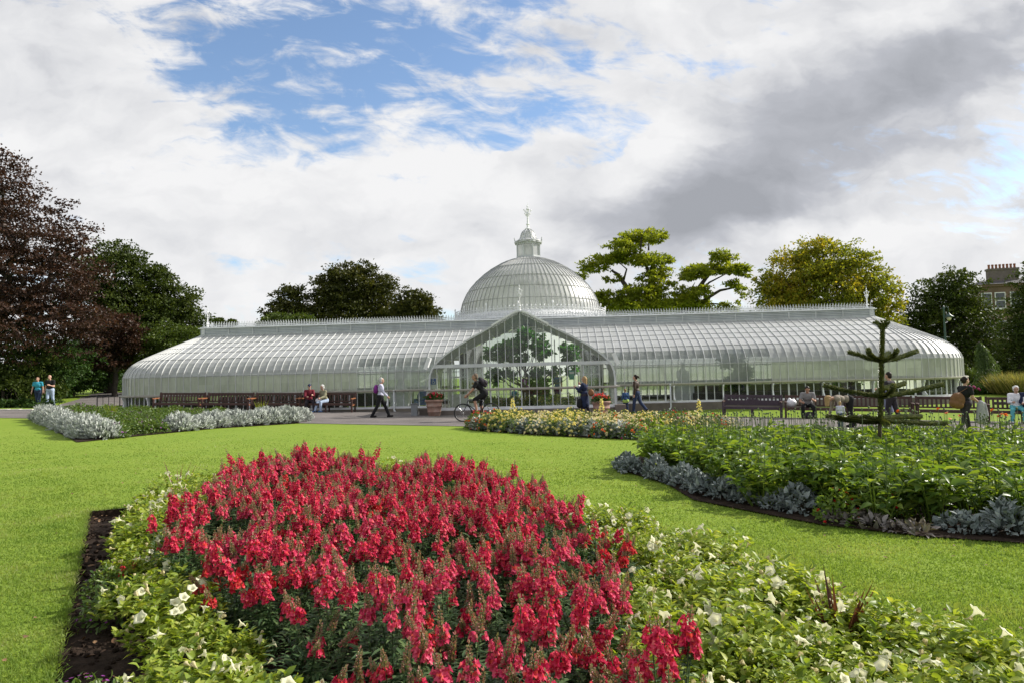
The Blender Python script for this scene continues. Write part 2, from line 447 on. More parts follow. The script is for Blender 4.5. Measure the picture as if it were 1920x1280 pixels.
NEAR_BED = [(-0.95, 1.6), (-2.5, 3.7), (-5.5, 8.85), (-4.75, 9.3), (-4.3, 10.4), (-3.5, 11.6), (-2.6, 11.9), (-1.5, 11.3), (-0.6, 10.1), (0.4, 9.3), (1.1, 7.9), (1.75, 6.6), (2.2, 5.2), (2.75, 4.0), (3.4, 2.9), (4.2, 1.6)]
def bed_cdt(outer, holes, step, xr, yr, jitter=0.0):
    pass
def ground_sheet(name, poly, material, dz, step=0.5, cut=None):
    """sheet that follows the ground inside poly"""
    xs = [p[0] for p in poly]; ys = [p[1] for p in poly]
    pts = []; edges = []
    def ring(pl):
        b = len(pts); q = []
        for i in range(len(pl)):
            a = pl[i]; c = pl[(i + 1) % len(pl)]; n = max(1, int(math.hypot(a[0] - c[0], a[1] - c[1]) / step))
            for k in range(n): q.append((a[0] + (c[0] - a[0]) * k / n, a[1] + (c[1] - a[1]) * k / n))
        pts.extend(q)
        for i in range(len(q)): edges.append((b + i, b + (i + 1) % len(q)))
    ring(poly)
    x = min(xs)
    while x < max(xs):
        y = min(ys)
        while y < max(ys):
            if inside(poly, x, y) and dist_poly(poly, x, y) > step * .3: pts.append((x, y))
            y += step
        x += step
    v, ed, f, *_ = delaunay_2d_cdt([Vector(p) for p in pts], edges, [], 1, 1e-5)
    mb = MB(); mb.add([(p.x, p.y, gz(p.x, p.y) + dz) for p in v], [t for t in f])
    return mb.build(name, material)

# lawn: one sheet to the horizon, with the near flower bed cut out of the turf
m_, nt, out = new_mat('lawn_grass')
b = node(nt, 'ShaderNodeBsdfPrincipled'); nt.links.new(b.outputs[0], out.inputs[0])
big = noise(nt, 0.5, 5, 0.65); mid = noise(nt, 5.0, 6, 0.7); fine = noise(nt, 60.0, 3, 0.7)
c1 = ramp2(nt, big, [(0.32, (0.129, 0.219, 0.026)), (0.68, (0.197, 0.270, 0.043))])
c2 = ramp2(nt, mid, [(0.3, (0.113, 0.202, 0.021)), (0.5, (0.180, 0.258, 0.034)), (0.75, (0.276, 0.304, 0.074))])
c3 = ramp2(nt, fine, [(0.25, (0.079, 0.135, 0.011)), (0.75, (0.286, 0.354, 0.052))])
mx1 = node(nt, 'ShaderNodeMix', data_type='RGBA'); mx1.inputs[0].default_value = 0.5; nt.links.new(c1, mx1.inputs[6]); nt.links.new(c2, mx1.inputs[7])
mx2 = node(nt, 'ShaderNodeMix', data_type='RGBA'); mx2.inputs[0].default_value = 0.28; nt.links.new(mx1.outputs[2], mx2.inputs[6]); nt.links.new(c3, mx2.inputs[7])
nt.links.new(mx2.outputs[2], b.inputs['Base Color']); b.inputs['Roughness'].default_value = 0.7; b.inputs['Specular IOR Level'].default_value = 0.05
bn = node(nt, 'ShaderNodeBump'); bn.inputs['Strength'].default_value = 0.35; bn.inputs['Distance'].default_value = 0.03
nt.links.new(fine, bn.inputs['Height']); nt.links.new(bn.outputs[0], b.inputs['Normal'])
M_lawn = m_
M_soil = mat('dark_soil', (0.032, 0.022, 0.016), 0.95, 0.5, 9, 1.0, 35, spec=0.1)
M_asphalt = mat('worn_asphalt', (0.15, 0.135, 0.128), 0.9, 0.26, 0.9, 0.5, 180, spec=0.2)

pts = []; edges = []
hole = list(NEAR_BED)
for _ in range(2):
    q = hole[:4]
    for i in range(3, len(hole) - 1):
        a, c = hole[i], hole[i + 1]
        q += [(a[0] * .75 + c[0] * .25, a[1] * .75 + c[1] * .25), (a[0] * .25 + c[0] * .75, a[1] * .25 + c[1] * .75)]
    hole = q + [hole[-1]]
_h = []
for p in hole:
    if not _h or math.hypot(p[0] - _h[-1][0], p[1] - _h[-1][1]) > 0.08: _h.append(p)
hole = _h
for i in range(len(hole)):
    edges.append((i, (i + 1) % len(hole)))
pts = list(hole)
xs = list(np.arange(-34, 34.1, 0.8)); ys = list(np.arange(-4, 62, 0.8))
for x in xs:
    for y in ys:
        if not inside(hole, x, y) and (y > 16 or dist_poly(hole, x, y) > 0.25): pts.append((x, y))
for x in [-1500, -600, -250, -120, -70, -48, -38] + list(np.arange(-34, 34.1, 6.8)) + [38, 48, 70, 120, 250, 600, 1500]:
    for y in [-300, -80, -20, -8, 0, 10, 20, 30, 40, 50, 60, 66, 75, 90, 110, 150, 220, 400, 900, 2200]:
        if not (-34.5 <= x <= 34.5 and -4.5 <= y <= 62): pts.append((x, y))
v, ed, f, *_ = delaunay_2d_cdt([Vector(p) for p in pts], edges, [], 0, 1e-5)
ff = []
for t in f:
    cx = sum(v[i].x for i in t) / 3; cy = sum(v[i].y for i in t) / 3
    if not inside(hole, cx, cy): ff.append(list(t))
mb = MB(); mb.add([(p.x, p.y, gz(p.x, p.y)) for p in v], ff)
mb.m = 1
n = len(hole); wall = [(p[0], p[1], gz(*p) - 0.001) for p in hole] + [(p[0], p[1], gz(*p) - 0.11) for p in hole]
mb.add(wall, [(i, (i + 1) % n, (i + 1) % n + n, i + n) for i in range(n)])
lawn = mb.build('lawn', [M_lawn, M_soil]); tag(lawn, kind='structure')
soil = ground_sheet('soil', [(p[0] * 1.0, p[1]) for p in hole], M_soil, -0.085, 0.25); tag(soil, kind='structure')
me = soil.data
for vtx in me.vertices: vtx.co.z += random.uniform(-0.02, 0.022)

# path
BX, BY, BTH = 0.57, 33.49, R(3.7)
def bw(u, v_, z=0.0):
    return Vector((BX + u * math.cos(BTH) + v_ * math.sin(BTH), BY - u * math.sin(BTH) + v_ * math.cos(BTH), z))
near_edge = [g2(-260, 786), g2(0, 783), g2(150, 785), g2(330, 789), g2(560, 793), g2(720, 796), g2(890, 799)] + [(1.0, 23.8), (4.5, 23.4), (9.0, 22.6), (14.0, 20.6), (22, 15.5), (34, 7)]
far_edge = [(34, 19.8), (20, 25.2), (14, 27.4), (9.6, 29.05), (7.6, 29.75), (6.6, 30.5), (6.0, 31.6)]
far_edge += [tuple(bw(5.6, -0.3))[:2], tuple(bw(4.2, -0.4))[:2], tuple(bw(4.2, -2.9))[:2], tuple(bw(-4.2, -2.9))[:2], tuple(bw(-4.2, -0.3))[:2], tuple(bw(-18.6, -0.3))[:2], tuple(bw(-21.5, 0.6))[:2], tuple(bw(-23.2, 3))[:2], tuple(bw(-24.3, 6))[:2], (-27.0, 48), (-31.0, 60), (-36.2, 60), (-33.6, 54), (-30.6, 48), (-28.6, 43.4), g2(96, 762), g2(60, 768), g2(0, 768.5), g2(-260, 772)]
path_poly = near_edge + far_edge
pth = ground_sheet('path', path_poly, M_asphalt, 0.014, 0.8); tag(pth, kind='structure')
# ---------------------------------------------------------------- the glasshouse
def paint(name, col, rough=0.45): return mat(name, col, rough, 0.10, 3.0, 0.1, 60, spec=0.4)
M_white = mat('white_paint', (0.74, 0.75, 0.76), 0.42, 0.12, 2.5, 0.05, 50)
M_greyw = mat('weathered_white_paint', (0.55, 0.57, 0.58), 0.5, 0.16, 1.5, 0.1, 50)
M_bars = mat('glazing_bar_paint', (0.57, 0.58, 0.57), 0.4, 0.12, 2.0)
M_lead = mat('blue_grey_paint', (0.40, 0.43, 0.48), 0.5, 0.12, 1.5)
M_rail = mat('grey_rail_paint', (0.36, 0.37, 0.37), 0.5, 0.15, 2)
M_sill = mat('stone_coloured_sill_paint', (0.42, 0.40, 0.35), 0.5, 0.15, 2.0)
M_plinth = mat('dark_sandstone', (0.16, 0.135, 0.115), 0.85, 0.3, 1.6, 0.5, 25)
M_milk = glassmat('whitewashed_glass', 0.10, (0.74, 0.76, 0.745), (0.92, 0.95, 0.93), 0.5, 0.14, 0.55, 2.4)
M_wallg = glassmat('greenish_wall_glass', 0.12, (0.88, 0.92, 0.80), (0.82, 0.92, 0.80), 0.12, 0.2, 0.55)
M_semi = glassmat('thinly_washed_glass', 0.42, (0.74, 0.79, 0.76), (0.88, 0.94, 0.92), 0.10, 0.25, 0.5)
M_clear = glassmat('clear_glass', 0.92, (0.45, 0.52, 0.46), (0.93, 0.97, 0.94), 0.03, 0.2, 0.5)
M_domeg = glassmat('dome_glass', 0.10, (0.92, 0.93, 0.93), (0.96, 0.975, 0.97), 0.4, 0.10, 0.6, 1.8)
M_porchg = glassmat('porch_roof_glass', 0.55, (0.86, 0.88, 0.84), (0.93, 0.97, 0.94), 0.10, 0.2, 0.7)
M_dark = mat('dark_interior_earth', (0.05, 0.045, 0.04), 0.9, 0.3, 2)
M_floor = mat('pale_floor_tiles', (0.32, 0.30, 0.27), 0.7, 0.15, 3)

house = empty('glasshouse', (BX, BY, 0), -BTH, 'long white Victorian glasshouse with curved glass wings and central dome', 'glasshouse')
HL, RD, AP = 18.45, 4.8, 0.86
PROF = [(0, 1.22), (0, 1.7), (0, 2.12), (.08, 2.35), (.27, 2.60), (.5, 2.82), (.82, 3.02), (1.2, 3.20), (1.66, 3.40), (2.3, 3.67), (3.0, 3.95), (3.7, 4.23), (4.3, 4.47)]
PORCH = [(0, 4.64), (.35, 4.50), (.72, 4.29), (1.2, 4.03), (1.63, 3.79), (2.2, 3.50), (2.78, 3.18), (3.1, 2.99), (3.37, 2.80), (3.62, 2.60), (3.84, 2.38), (4.0, 2.15), (4.1, 1.9), (4.14, 1.6), (4.14, 1.22)]
def lerp_tab(tab, x):
    for (a, b), (c, d) in zip(tab, tab[1:]):
        if a <= x <= c: return b + (d - b) * ((x - a) / (c - a) if c > a else 1)
    return tab[-1][1] if x > tab[-1][0] else tab[0][1]
def porch_z(u): return lerp_tab(PORCH, abs(u)) if abs(u) < 4.14 else 0.0
def prof_from(z0):
    """part of the wing profile above height z0"""
    out_ = []
    for i, (d, z) in enumerate(PROF):
        if z >= z0:
            if i and not out_:
                d0, za = PROF[i - 1]; t = (z0 - za) / (z - za) if z > za else 0
                if 0 < t < 1: out_.append((d0 + (d - d0) * t, z0))
            out_.append((d, z))
    return out_
SP = 0.39
stations = []                                   # (function of depth -> (u, v), kind, u)
nfront = round(2 * HL / SP)
for i in range(nfront + 1):
    u = -HL + 2 * HL * i / nfront
    stations.append((lambda d, u=u: (u, d), 'front', u))
nap = 38
for i in range(1, nap):
    a = -math.pi / 2 + math.pi * i / nap
    stations.append((lambda d, a=a: (HL + AP * (RD - d) * math.cos(a), RD + (RD - d) * math.sin(a)), 'right', a))
for i in range(nfront + 1):
    u = HL - 2 * HL * i / nfront
    stations.append((lambda d, u=u: (u, 2 * RD - d), 'back', u))
for i in range(1, nap):
    a = math.pi / 2 + math.pi * i / nap
    stations.append((lambda d, a=a: (-HL + AP * (RD - d) * math.cos(a), RD + (RD - d) * math.sin(a)), 'left', a))
NS = len(stations)
def P3(st, d, z): u, v_ = st[0](d); return Vector((u, v_, z))

def under_dome(p): return p.y > RD + .5 and math.hypot(p.x, p.y - 9.5) < 4.5
roof, semi, low, bars = MB(), MB(), MB(), MB(); lowb2 = [MB(), MB()]; walls2 = [MB(), MB()]; heavy = []; semis = [MB(), MB()]; lows = [MB(), MB()]
for i in range(NS):
    a, b = stations[i], stations[(i + 1) % NS]
    front = a[1] == 'front' and b[1] == 'front'; walls = walls2[P3(a, 0, 0).x > 0]
    um = (a[2] + b[2]) / 2 if front else 99
    z0 = 0.0
    if front and abs(um) < 4.14: z0 = porch_z(um)
    pf = prof_from(z0)
    near_porch = front and -8.2 < um < 11.8
    for (d0, za), (d1, zb) in zip(pf, pf[1:]):
        zm = (za + zb) / 2
        if under_dome(P3(a, (d0 + d1) / 2, zm)): continue
        tgt = (semis[um > 0] if near_porch and zm < 2.75 else (walls if zm < 2.12 else roof))
        k = [P3(a, d0, za), P3(b, d0, za), P3(b, d1, zb), P3(a, d1, zb)]
        tgt.add(k, [(0, 1, 2, 3)])
    if not (front and abs(um) < 4.14) and not under_dome(P3(a, .05, .8)):
        (walls if a[1] == 'back' or (a[1] in ('left', 'right') and P3(a, 0, 0).y > RD + 1.5) else lows[0 if (a[1] == 'left' or (front and um < 0)) else 1]).add([P3(a, .05, .40), P3(b, .05, .40), P3(b, .05, 1.2), P3(a, .05, 1.2)], [(0, 1, 2, 3)])
    # bars
    u = a[2] if a[1] == 'front' else 99
    z0 = porch_z(u) if a[1] == 'front' else 0
    pf = prof_from(z0)
    if len(pf) > 1:
        big = (i % 10 == 0)
        tgt = MB() if big else bars
        w, h = (.03, .045) if big else (.021, .035)
        for (d0, za), (d1, zb) in zip(pf, pf[1:]):
            if under_dome(P3(a, (d0 + d1) / 2, za)): continue
            # bars stand 1.5 cm proud of the glass
            p, q = P3(a, d0 - .012, za + .012), P3(a, d1 - .012, zb + .012)
            nrm = Vector((0, 0, 1)) if abs(q.z - p.z) < 0.9 * (q - p).length else Vector((P3(a, -1, 0) - P3(a, 0, 0)))
            tgt.bar(p, q + (q - p) * 0.02, w, h, nrm)
        if big: heavy.append(tgt)
    if not (a[1] == 'front' and abs(a[2]) < 4.14) and not under_dome(P3(a, .05, .8)):
        lowb2[P3(a, 0, 0).x > 0].bar(P3(a, .04, .40), P3(a, .04, 1.2), .035 if i % 5 else .08, .05, P3(a, -1, 0) - P3(a, 0, 0))
[q.build('wall_glass', M_wallg, house) for q in walls2]; roof.build('roof_glass', M_milk, house, True); [q.build('thinly_washed_glass', M_semi, house) for q in semis]
[q.build('lower_glass', M_clear, house) for q in lows]
gb = bars.build('glazing_bars', M_bars, house); [q.build('main_rib', M_bars, house) for q in heavy]; [q.build('lower_mullions', M_greyw, house) for q in lowb2]
# horizontal rails, sill, base rail, plinth follow the outline
def ringbar(d, z, w, h, skip=None, m=None, side=0):
    mb = m or MB()
    for i in range(NS):
        a, b = stations[i], stations[(i + 1) % NS]
        if a[1] == 'front' and b[1] == 'front' and skip and skip((a[2] + b[2]) / 2): continue
        p, q = P3(a, d, z), P3(b, d, z)
        if side and (p.x + q.x) * side < 0: continue
        if z > .5 and under_dome((p + q) / 2): continue
        e_ = (q - p) * 0.012
        mb.bar(p - e_, q + e_, w, h)
    return mb
rl = MB()
for k in (2, 6, 8, 9, 10, 11):
    d, z = PROF[k]
    ringbar(d + .0, z + .012, .045 if k == 2 else .016, .04 if k == 2 else .018, lambda u, z=z: porch_z(u) > z, rl)
rl.build('roof_rails', M_rail, house)
inporch = lambda u: abs(u) < 4.14
for sgn in (-1, 1): sl = ringbar(-.06, 1.215, .30, .055, inporch, None, sgn); ringbar(-.03, 1.16, .17, .06, inporch, sl, sgn); sl.build('sill', M_sill, house)
ringbar(.02, .36, .14, .10, inporch).build('base_rail', M_white, house)
ringbar(-.03, -0.15, .30, .92, inporch).build('plinth', M_plinth, house)
# brackets under the sill, foot flared outwards
brk = MB(); scroll = [(0, .42), (-.30, .40), (-.33, .46), (-.22, .52), (-.14, .62), (-.10, .78), (-.13, .95), (-.20, 1.06), (-.20, 1.13), (0, 1.13)]
for i in range(0, NS, 6):
    a = stations[i]
    if a[1] == 'back' or (a[1] == 'front' and abs(a[2]) < 4.5): continue
    o = P3(a, 0, 0); outd = (P3(a, -1, 0) - o); outd.z = 0; outd.normalize(); side = Vector((-outd.y, outd.x, 0))
    M = Matrix((-outd, side, Vector((0, 0, 1)))).transposed()
    V = []
    b_ = MB(); b_.prism(scroll, -.03, .03)
    bk = MB(); bk.add([M @ Vector(p) + o for p in b_.v], b_.f)
    if a[1] != 'back': bk.build('bracket', M_white, house)
# ridge
rv = MB()
rv.box((0, RD, 4.66), (2 * HL + .5, 1.0, .40)); ridge = rv.build('ridge_vent', M_lead, house)
lv = MB()
for s in (-1, 1):
    y = RD + s * .515
    for z in (4.53, 4.62, 4.71, 4.80): lv.bar((-HL - .2, y, z), (HL + .2, y + s * .02, z), .03, .035)
    for k in range(27): lv.box((-HL + 2 * HL * k / 26, y + s * .005, 4.66), (.06, .07, .36))
lv.box((0, RD - .52, 4.47), (2 * HL + .56, .12, .05))
lv.build('louvres', M_greyw, ridge)
cp = MB(); cp.box((0, RD, 4.885), (2 * HL + .7, 1.18, .05)); cp.box((0, RD, 4.93), (2 * HL + .6, .9, .05)); cp.build('ridge_capping', M_white, house)
cr = MB()
for s in (-1, 1):
    y = RD + s * .42
    for z in (5.0, 5.10): cr.bar((-HL - .2, y, z), (HL + .2, y, z), .02, .022)
    n = int(2 * HL / .15)
    for k in range(n + 1):
        u = -HL - .1 + (2 * HL + .2) * k / n
        cr.box((u, y, 5.05), (.016, .016, .22)); cr.box((u, y, 5.18), (.045, .016, .04)); cr.box((u, y, 5.225), (.02, .018, .05))
        if k % 4 == 0: cr.box((u + .05, y, 4.97), (.09, .02, .05))
cr.build('cresting', M_greyw, house)
def finial(o, h, s=1.0):
    mb = MB()
    mb.lathe([(.10 * s, 0), (.12 * s, .03 * h), (.06 * s, .06 * h), (.045 * s, .16 * h), (.075 * s, .20 * h), (.04 * s, .24 * h), (.028 * s, .55 * h), (.05 * s, .58 * h), (.022 * s, .62 * h), (.02 * s, .70 * h), (.055 * s, .74 * h), (.05 * s, .77 * h), (.015 * s, .80 * h), (.035 * s, .86 * h), (.012 * s, .89 * h), (.003, h)], o, 10, True)
    for k in range(4):
        a = k * math.pi / 2 + .4; dx, dy = math.cos(a), math.sin(a)
        for zz, rr in ((.5, .11), (.63, .15)):
            pts = [Vector(o) + Vector((dx * rr * s * t, dy * rr * s * t, (zz + .09 * t * t - .03 * math.sin(t * 3.1)) * h)) for t in (0, .3, .6, .85, 1)]
            mb.tube(pts, .014 * s, 5)
            mb.ellipsoid(pts[-1], (.03 * s, .03 * s, .035 * s), nu=6, nv=5)
    return mb
for u in (-HL - .1, HL + .1):
    mb = finial((u, RD, 4.9), 1.3, 1.0); mb.box((u, RD, 4.72), (.16, 1.05, .42)); mb.build('finial', M_white, house, False)

# ---- dome
DV = 9.5; K = 43 / 1280
dome = MB(); DP = [(4.36, 5.45), (4.36, 5.67), (4.33, 5.95), (4.22, 6.35), (4.0, 6.83), (3.73, 7.25), (3.32, 7.70), (2.85, 8.12), (2.35, 8.47), (1.8, 8.78), (1.25, 9.0), (.76, 9.13)]
dm = MB(); ND = 84
dm.lathe([(r, z) for r, z in DP], (0, DV, 0), ND); dg = dm.build('dome', M_domeg, house, True)
rb = MB(); rbh = MB()
for k in range(ND):
    a = 2 * math.pi * (k + .5) / ND; c_, s_ = math.cos(a), math.sin(a)
    big = k % 7 == 0
    for (r0, z0), (r1, z1) in zip(DP, DP[1:]):
        if r1 < 1.2 and k % 2: continue
        p, q = Vector((c_ * (r0 + .02), DV + s_ * (r0 + .02), z0 + .01)), Vector((c_ * (r1 + .02), DV + s_ * (r1 + .02), z1 + .01))
        rb.bar(p, q + (q - p) * .03, .03 if big else .017, .03, (c_, s_, .8))
rb.build('dome_ribs', M_rail, dg)
def circ(mb, r, z, w, h, n=84, c=(0, 9.5)):
    for k in range(n):
        a0, a1 = 2 * math.pi * k / n, 2 * math.pi * (k + 1.03) / n
        mb.bar((c[0] + r * math.cos(a0), c[1] + r * math.sin(a0), z), (c[0] + r * math.cos(a1), c[1] + r * math.sin(a1), z), w, h)
for r, z in ((4.27, 6.22), (3.93, 6.97), (3.38, 7.66), (2.45, 8.42), (1.55, 8.90)): rr = MB(); circ(rr, r + .02, z, .022, .028); rr.build('dome_ring', M_rail, dg)
dr = MB()
dr.lathe([(4.55, 4.72), (4.55, 5.0), (4.85, 5.06), (4.85, 5.16), (4.6, 5.2), (4.45, 5.42), (4.37, 5.5)], (0, DV, 0), 64); dr.build('dome_drum', M_white, dg)
dr = MB(); na = 40
drv = [Vector((4.5 * math.cos(a), DV + 4.5 * math.sin(a), z)) for z in (.3, 4.74) for a in np.linspace(-.05, math.pi + .05, na + 1)]
dr.add(drv, [(i, i + 1, i + na + 2, i + na + 1) for i in range(na)]); dr.build('drum_glass', M_porchg, dg, True)
ck = MB(); NC = 120
for k in range(NC):
    a = 2 * math.pi * k / NC; r = 4.72
    f = lambda rr_, zz, da=0.0: Vector((rr_ * math.cos(a + da), DV + rr_ * math.sin(a + da), zz))
    w = 2 * math.pi / NC
    ck.bar(f(r, 5.16), f(r, 5.66), .02, .02); ck.ellipsoid(f(r, 5.70), (.035, .035, .06), nu=5, nv=4)
    pts = [f(r, 5.2 + .4 * t, w * (.5 + .42 * math.sin(t * 9.4))) for t in np.linspace(0, 1, 9)]
    ck.tube(pts, .013, 4, False)
    pts = [f(r, 5.2 + .4 * t, w * (.5 - .42 * math.sin(t * 9.4))) for t in np.linspace(0, 1, 9)]
    ck.tube(pts, .013, 4, False)
    if k % 8 == 0: ck.bar(f(r, 5.16), f(r, 5.84), .05, .05); ck.ellipsoid(f(r, 5.88), (.05, .05, .09), nu=6, nv=5)
for z in (5.22, 5.42, 5.60): circ(ck, 4.72, z, .02, .025, 60)
ck.build('dome_cresting', M_white, dg)
# lantern
ln = MB(); LR = .74; No = 8
def octp(r, z, k, off=.5): a = 2 * math.pi * (k + off) / No; return Vector((r * math.cos(a), DV + r * math.sin(a), z))
for k in range(No):
    ln.add([octp(LR, 9.25, k), octp(LR, 9.25, k + 1), octp(LR, 10.02, k + 1), octp(LR, 10.02, k)], [(0, 1, 2, 3)])
lt = ln.build('lantern', M_domeg, house)
lp = MB()
for k in range(No):
    lp.bar(octp(LR + .01, 9.1, k), octp(LR + .01, 10.1, k), .09, .09)
    lp.bar(octp(LR + .02, 9.18, k), octp(LR + .02, 9.18, k + 1), .1, .16); lp.bar(octp(LR + .02, 10.05, k), octp(LR + .02, 10.05, k + 1), .1, .12)
lp.build('lantern_posts', M_greyw, lt)
lr = MB(); lr.lathe([(.70, 10.08), (.86, 10.12), (.90, 10.20), (.84, 10.24), (.66, 10.30), (.55, 10.40), (.50, 10.55), (.46, 10.70), (.36, 10.86), (.20, 10.97), (.05, 11.02)], (0, DV, 0), 16)
lr.build('lantern_roof', M_domeg, lt, True)
lq = MB()
for k in range(No):
    tab = [(.87, 10.16), (.66, 10.31), (.56, 10.40), (.51, 10.55), (.47, 10.70), (.37, 10.86), (.21, 10.98), (.06, 11.03)]
    for (r0, z0), (r1, z1) in zip(tab, tab[1:]): lq.bar(octp(r0, z0, k), octp(r1, z1, k), .045, .04)
    lq.bar(octp(.88, 10.14, k), octp(.88, 10.14, k + 1), .06, .1); lq.bar(octp(.88, 10.1, k), octp(.94, 10.42, k), .045, .045)
    lq.bar(octp(.50, 10.62, k), octp(.50, 10.62, k + 1), .025, .025)
lq.build('lantern_bars', M_greyw, lt)
finial((0, DV, 11.0), 1.75, 1.55).build('lantern_finial', M_white, lt)

# ---- porch
PV = -3.0
pg = MB(); pm = MB(); fr = MB()
us = [-4.14 + 8.28 * k / 24 for k in range(25)]
for k in range(24):
    a, b = us[k], us[k + 1]
    z0, z1 = max(1.25, porch_z(a)), max(1.25, porch_z(b))
    if k == 0: z0 = 1.9
    if k == 23: z1 = 1.9
    mid = [(a, .42), (b, .42), (b, z1), (a, z0)]
    pg.add([Vector((x, PV, z)) for x, z in mid], [(0, 1, 2, 3)])
for k, u in enumerate(us):
    z = porch_z(u) if abs(u) < 4.1 else 1.9
    pm.box((u, PV - .01, (.40 + z) / 2), (.038 if k % 4 == 0 else .022, .045, z - .40))
pf_ = pg.build('porch_front_glass', M_clear, house); pm.build('porch_mullions', M_greyw, pf_)
arch = [(-u, z) for u, z in reversed(PORCH)][:-1] + list(PORCH)
for (u0, z0), (u1, z1) in zip(arch, arch[1:]):
    fr.bar((u0, PV, z0), (u1, PV, z1), .16, .075, (-(z1 - z0), 0, u1 - u0))
for s in (-1, 1): fr.box((s * 4.14, PV, .8), (.10, .16, .86))
fr.box((0, PV - .02, 2.27), (7.86, .10, .15)); fr.build('porch_frame', M_greyw, house)
ps = MB(); ps.box((0, PV - .05, 1.22), (8.7, .24, .06)); ps.box((0, PV - .03, 1.17), (8.4, .14, .05)); 
for s in (-1, 1): ps.box((s * 4.2, PV / 2 + .05, 1.22), (.24, -PV - .3, .06))
ps.build('porch_sill', M_sill, house)
pb = MB(); pb.box((0, PV, .36), (8.34, .14, .13)); 
for s in (-1, 1): pb.box((s * 4.14, PV / 2, .36), (.12, -PV - .16, .128))
pb.build('porch_base_rail', M_white, house)
pp = MB(); pp.box((0, PV - .02, -.1), (8.5, .30, .80)); 
for s in (-1, 1): pp.box((s * 4.14, PV / 2 + .1, -.102), (.28, -PV - .1, .80)); pp.box((s * 4.32, PV - .1, .02), (.46, .5, .78))
pp.build('porch_plinth', M_plinth, house)
pr = MB(); prb = MB()
def depth_at(z):
    if z <= 2.12: return 0.0
    for (d0, za), (d1, zb) in zip(PROF, PROF[1:]):
        if za <= z <= zb: return d0 + (d1 - d0) * (z - za) / (zb - za)
    return 4.3
for (u0, z0), (u1, z1) in zip(arch, arch[1:]):
    pr.add([Vector((u0, PV, z0)), Vector((u1, PV, z1)), Vector((u1, depth_at(z1), z1)), Vector((u0, depth_at(z0), z0))], [(0, 1, 2, 3)])
for s in (-1, 1): pr.add([Vector((s * 4.14, PV, .42)), Vector((s * 4.14, PV, 1.22)), Vector((s * 4.14, 0, 1.22)), Vector((s * 4.14, 0, .42))], [(0, 1, 2, 3)])
pr.build('porch_roof_glass', M_porchg, house)
for k in range(1, 18):
    y = PV + k * .4
    for (u0, z0), (u1, z1) in zip(arch, arch[1:]):
        if y < depth_at(min(z0, z1)) + .05: prb.bar((u0, y, z0), (u1, y, z1), .03, .045, (-(z1 - z0), 0, u1 - u0))
for s in (-1, 1):
    for k in range(8): prb.box((s * 4.14, PV + k * .4, .8), (.04, .04, .8))
for z in (2.6, 3.18, 3.8, 4.3):
    for s in (-1, 1):
        u = next(a for a, b in zip(np.linspace(0, 4.14, 400), range(400)) if porch_z(a) <= z)
        prb.bar((s * u, PV, z), (s * u, depth_at(z), z), .03, .04)
prb.build('porch_roof_bars', M_bars, house)
# white scrolled boards at the top and the two gutter ends
for s in (-1, 1):
    tr_ = MB()
    n = 9
    for k in range(n):
        u0, u1 = .1 + k * .13, .1 + (k + 1) * .13
        tr_.bar((s * u0, PV - .10, porch_z(u0) + .04), (s * u1, PV - .10, porch_z(u1) + .04), .03, .07)
        c = Vector((s * (u0 + .06), PV - .10, porch_z(u0 + .06) - .06))
        tr_.tube([c + Vector((.05 * math.cos(t), 0, .05 * math.sin(t))) for t in np.linspace(0, 2 * math.pi, 9)], .012, 4, False)
    tr_.build('gable_trim', M_white, house)
for s in (-1, 1):
    ge = MB()
    M = Matrix.Rotation(s * R(-20), 3, 'Y')
    ge.box((s * 4.2, PV - .05, 2.42), (.16, .34, .55), M=M)
    ge.build('gutter_end', M_white, house)
finial((0, PV, 4.6), 1.35, .8).build('gable_finial', M_white, house)

# ---- inside: partition with two white doors, floor, planting beds
fl = MB(); fl.box((0, RD, .0), (2 * HL + 6, 2 * RD - .6, .30)); fl.box((0, PV / 2 + .2, .02), (8.0, -PV - .2, .30)); fl.build('floor', M_floor, house)
pt = MB()
for k in range(25):
    u = us[k]
    if abs(abs(u) - 3.25) < .5: continue
    pt.box((u, .10, 1.25), (.055, .06, 2.2))
pt.box((0, .10, 2.32), (8.2, .09, .12)); pt.box((-1.45, .10, .32), (2.6, .1, .30)); pt.box((1.45, .10, .32), (2.6, .1, .30))
for k in range(12):
    u = -3.3 + 6.6 * k / 11
    pt.box((u, 2.6, 1.9), (.05, .06, 3.4))
pt.build('partition', M_white, house)
for s in (-1, 1):
    d = empty('door'); d.parent = house; d.location = (s * 3.25, .08, .16)
    fm = MB()
    for x in (-.42, .42): fm.box((x, 0, 1.05), (.09, .05, 2.1))
    for z in (.12, .72, 1.62, 2.06): fm.box((0, 0, z), (.76, .048, .12 if z < 1 else .07))
    fm.box((0, 0, .42), (.76, .03, .52))
    for x in (-.12, .13): fm.box((x, 0, 1.36), (.03, .04, 1.4))
    fm.build('door_frame', M_white, d)
    g_ = MB(); g_.box((0, 0, 1.38), (.78, .008, 1.3)); g_.build('door_pane', M_clear, d)
    h_ = MB(); h_.tube([(.36, -.03, 1.0), (.36, -.08, 1.0), (.27, -.08, 1.0)], .012, 6); h_.build('door_handle', M_dark, d)
for a, b in ((-18.5, -9.5), (8.4, 18.5)):
    bd = MB(); bd.box(((a + b) / 2, 1.3, .42), (b - a, 1.4, .56)); bd.box(((a + b) / 2, 7.2, .5), (b - a, 2.6, .9))
    bd.build('planting_bench', M_dark, house)
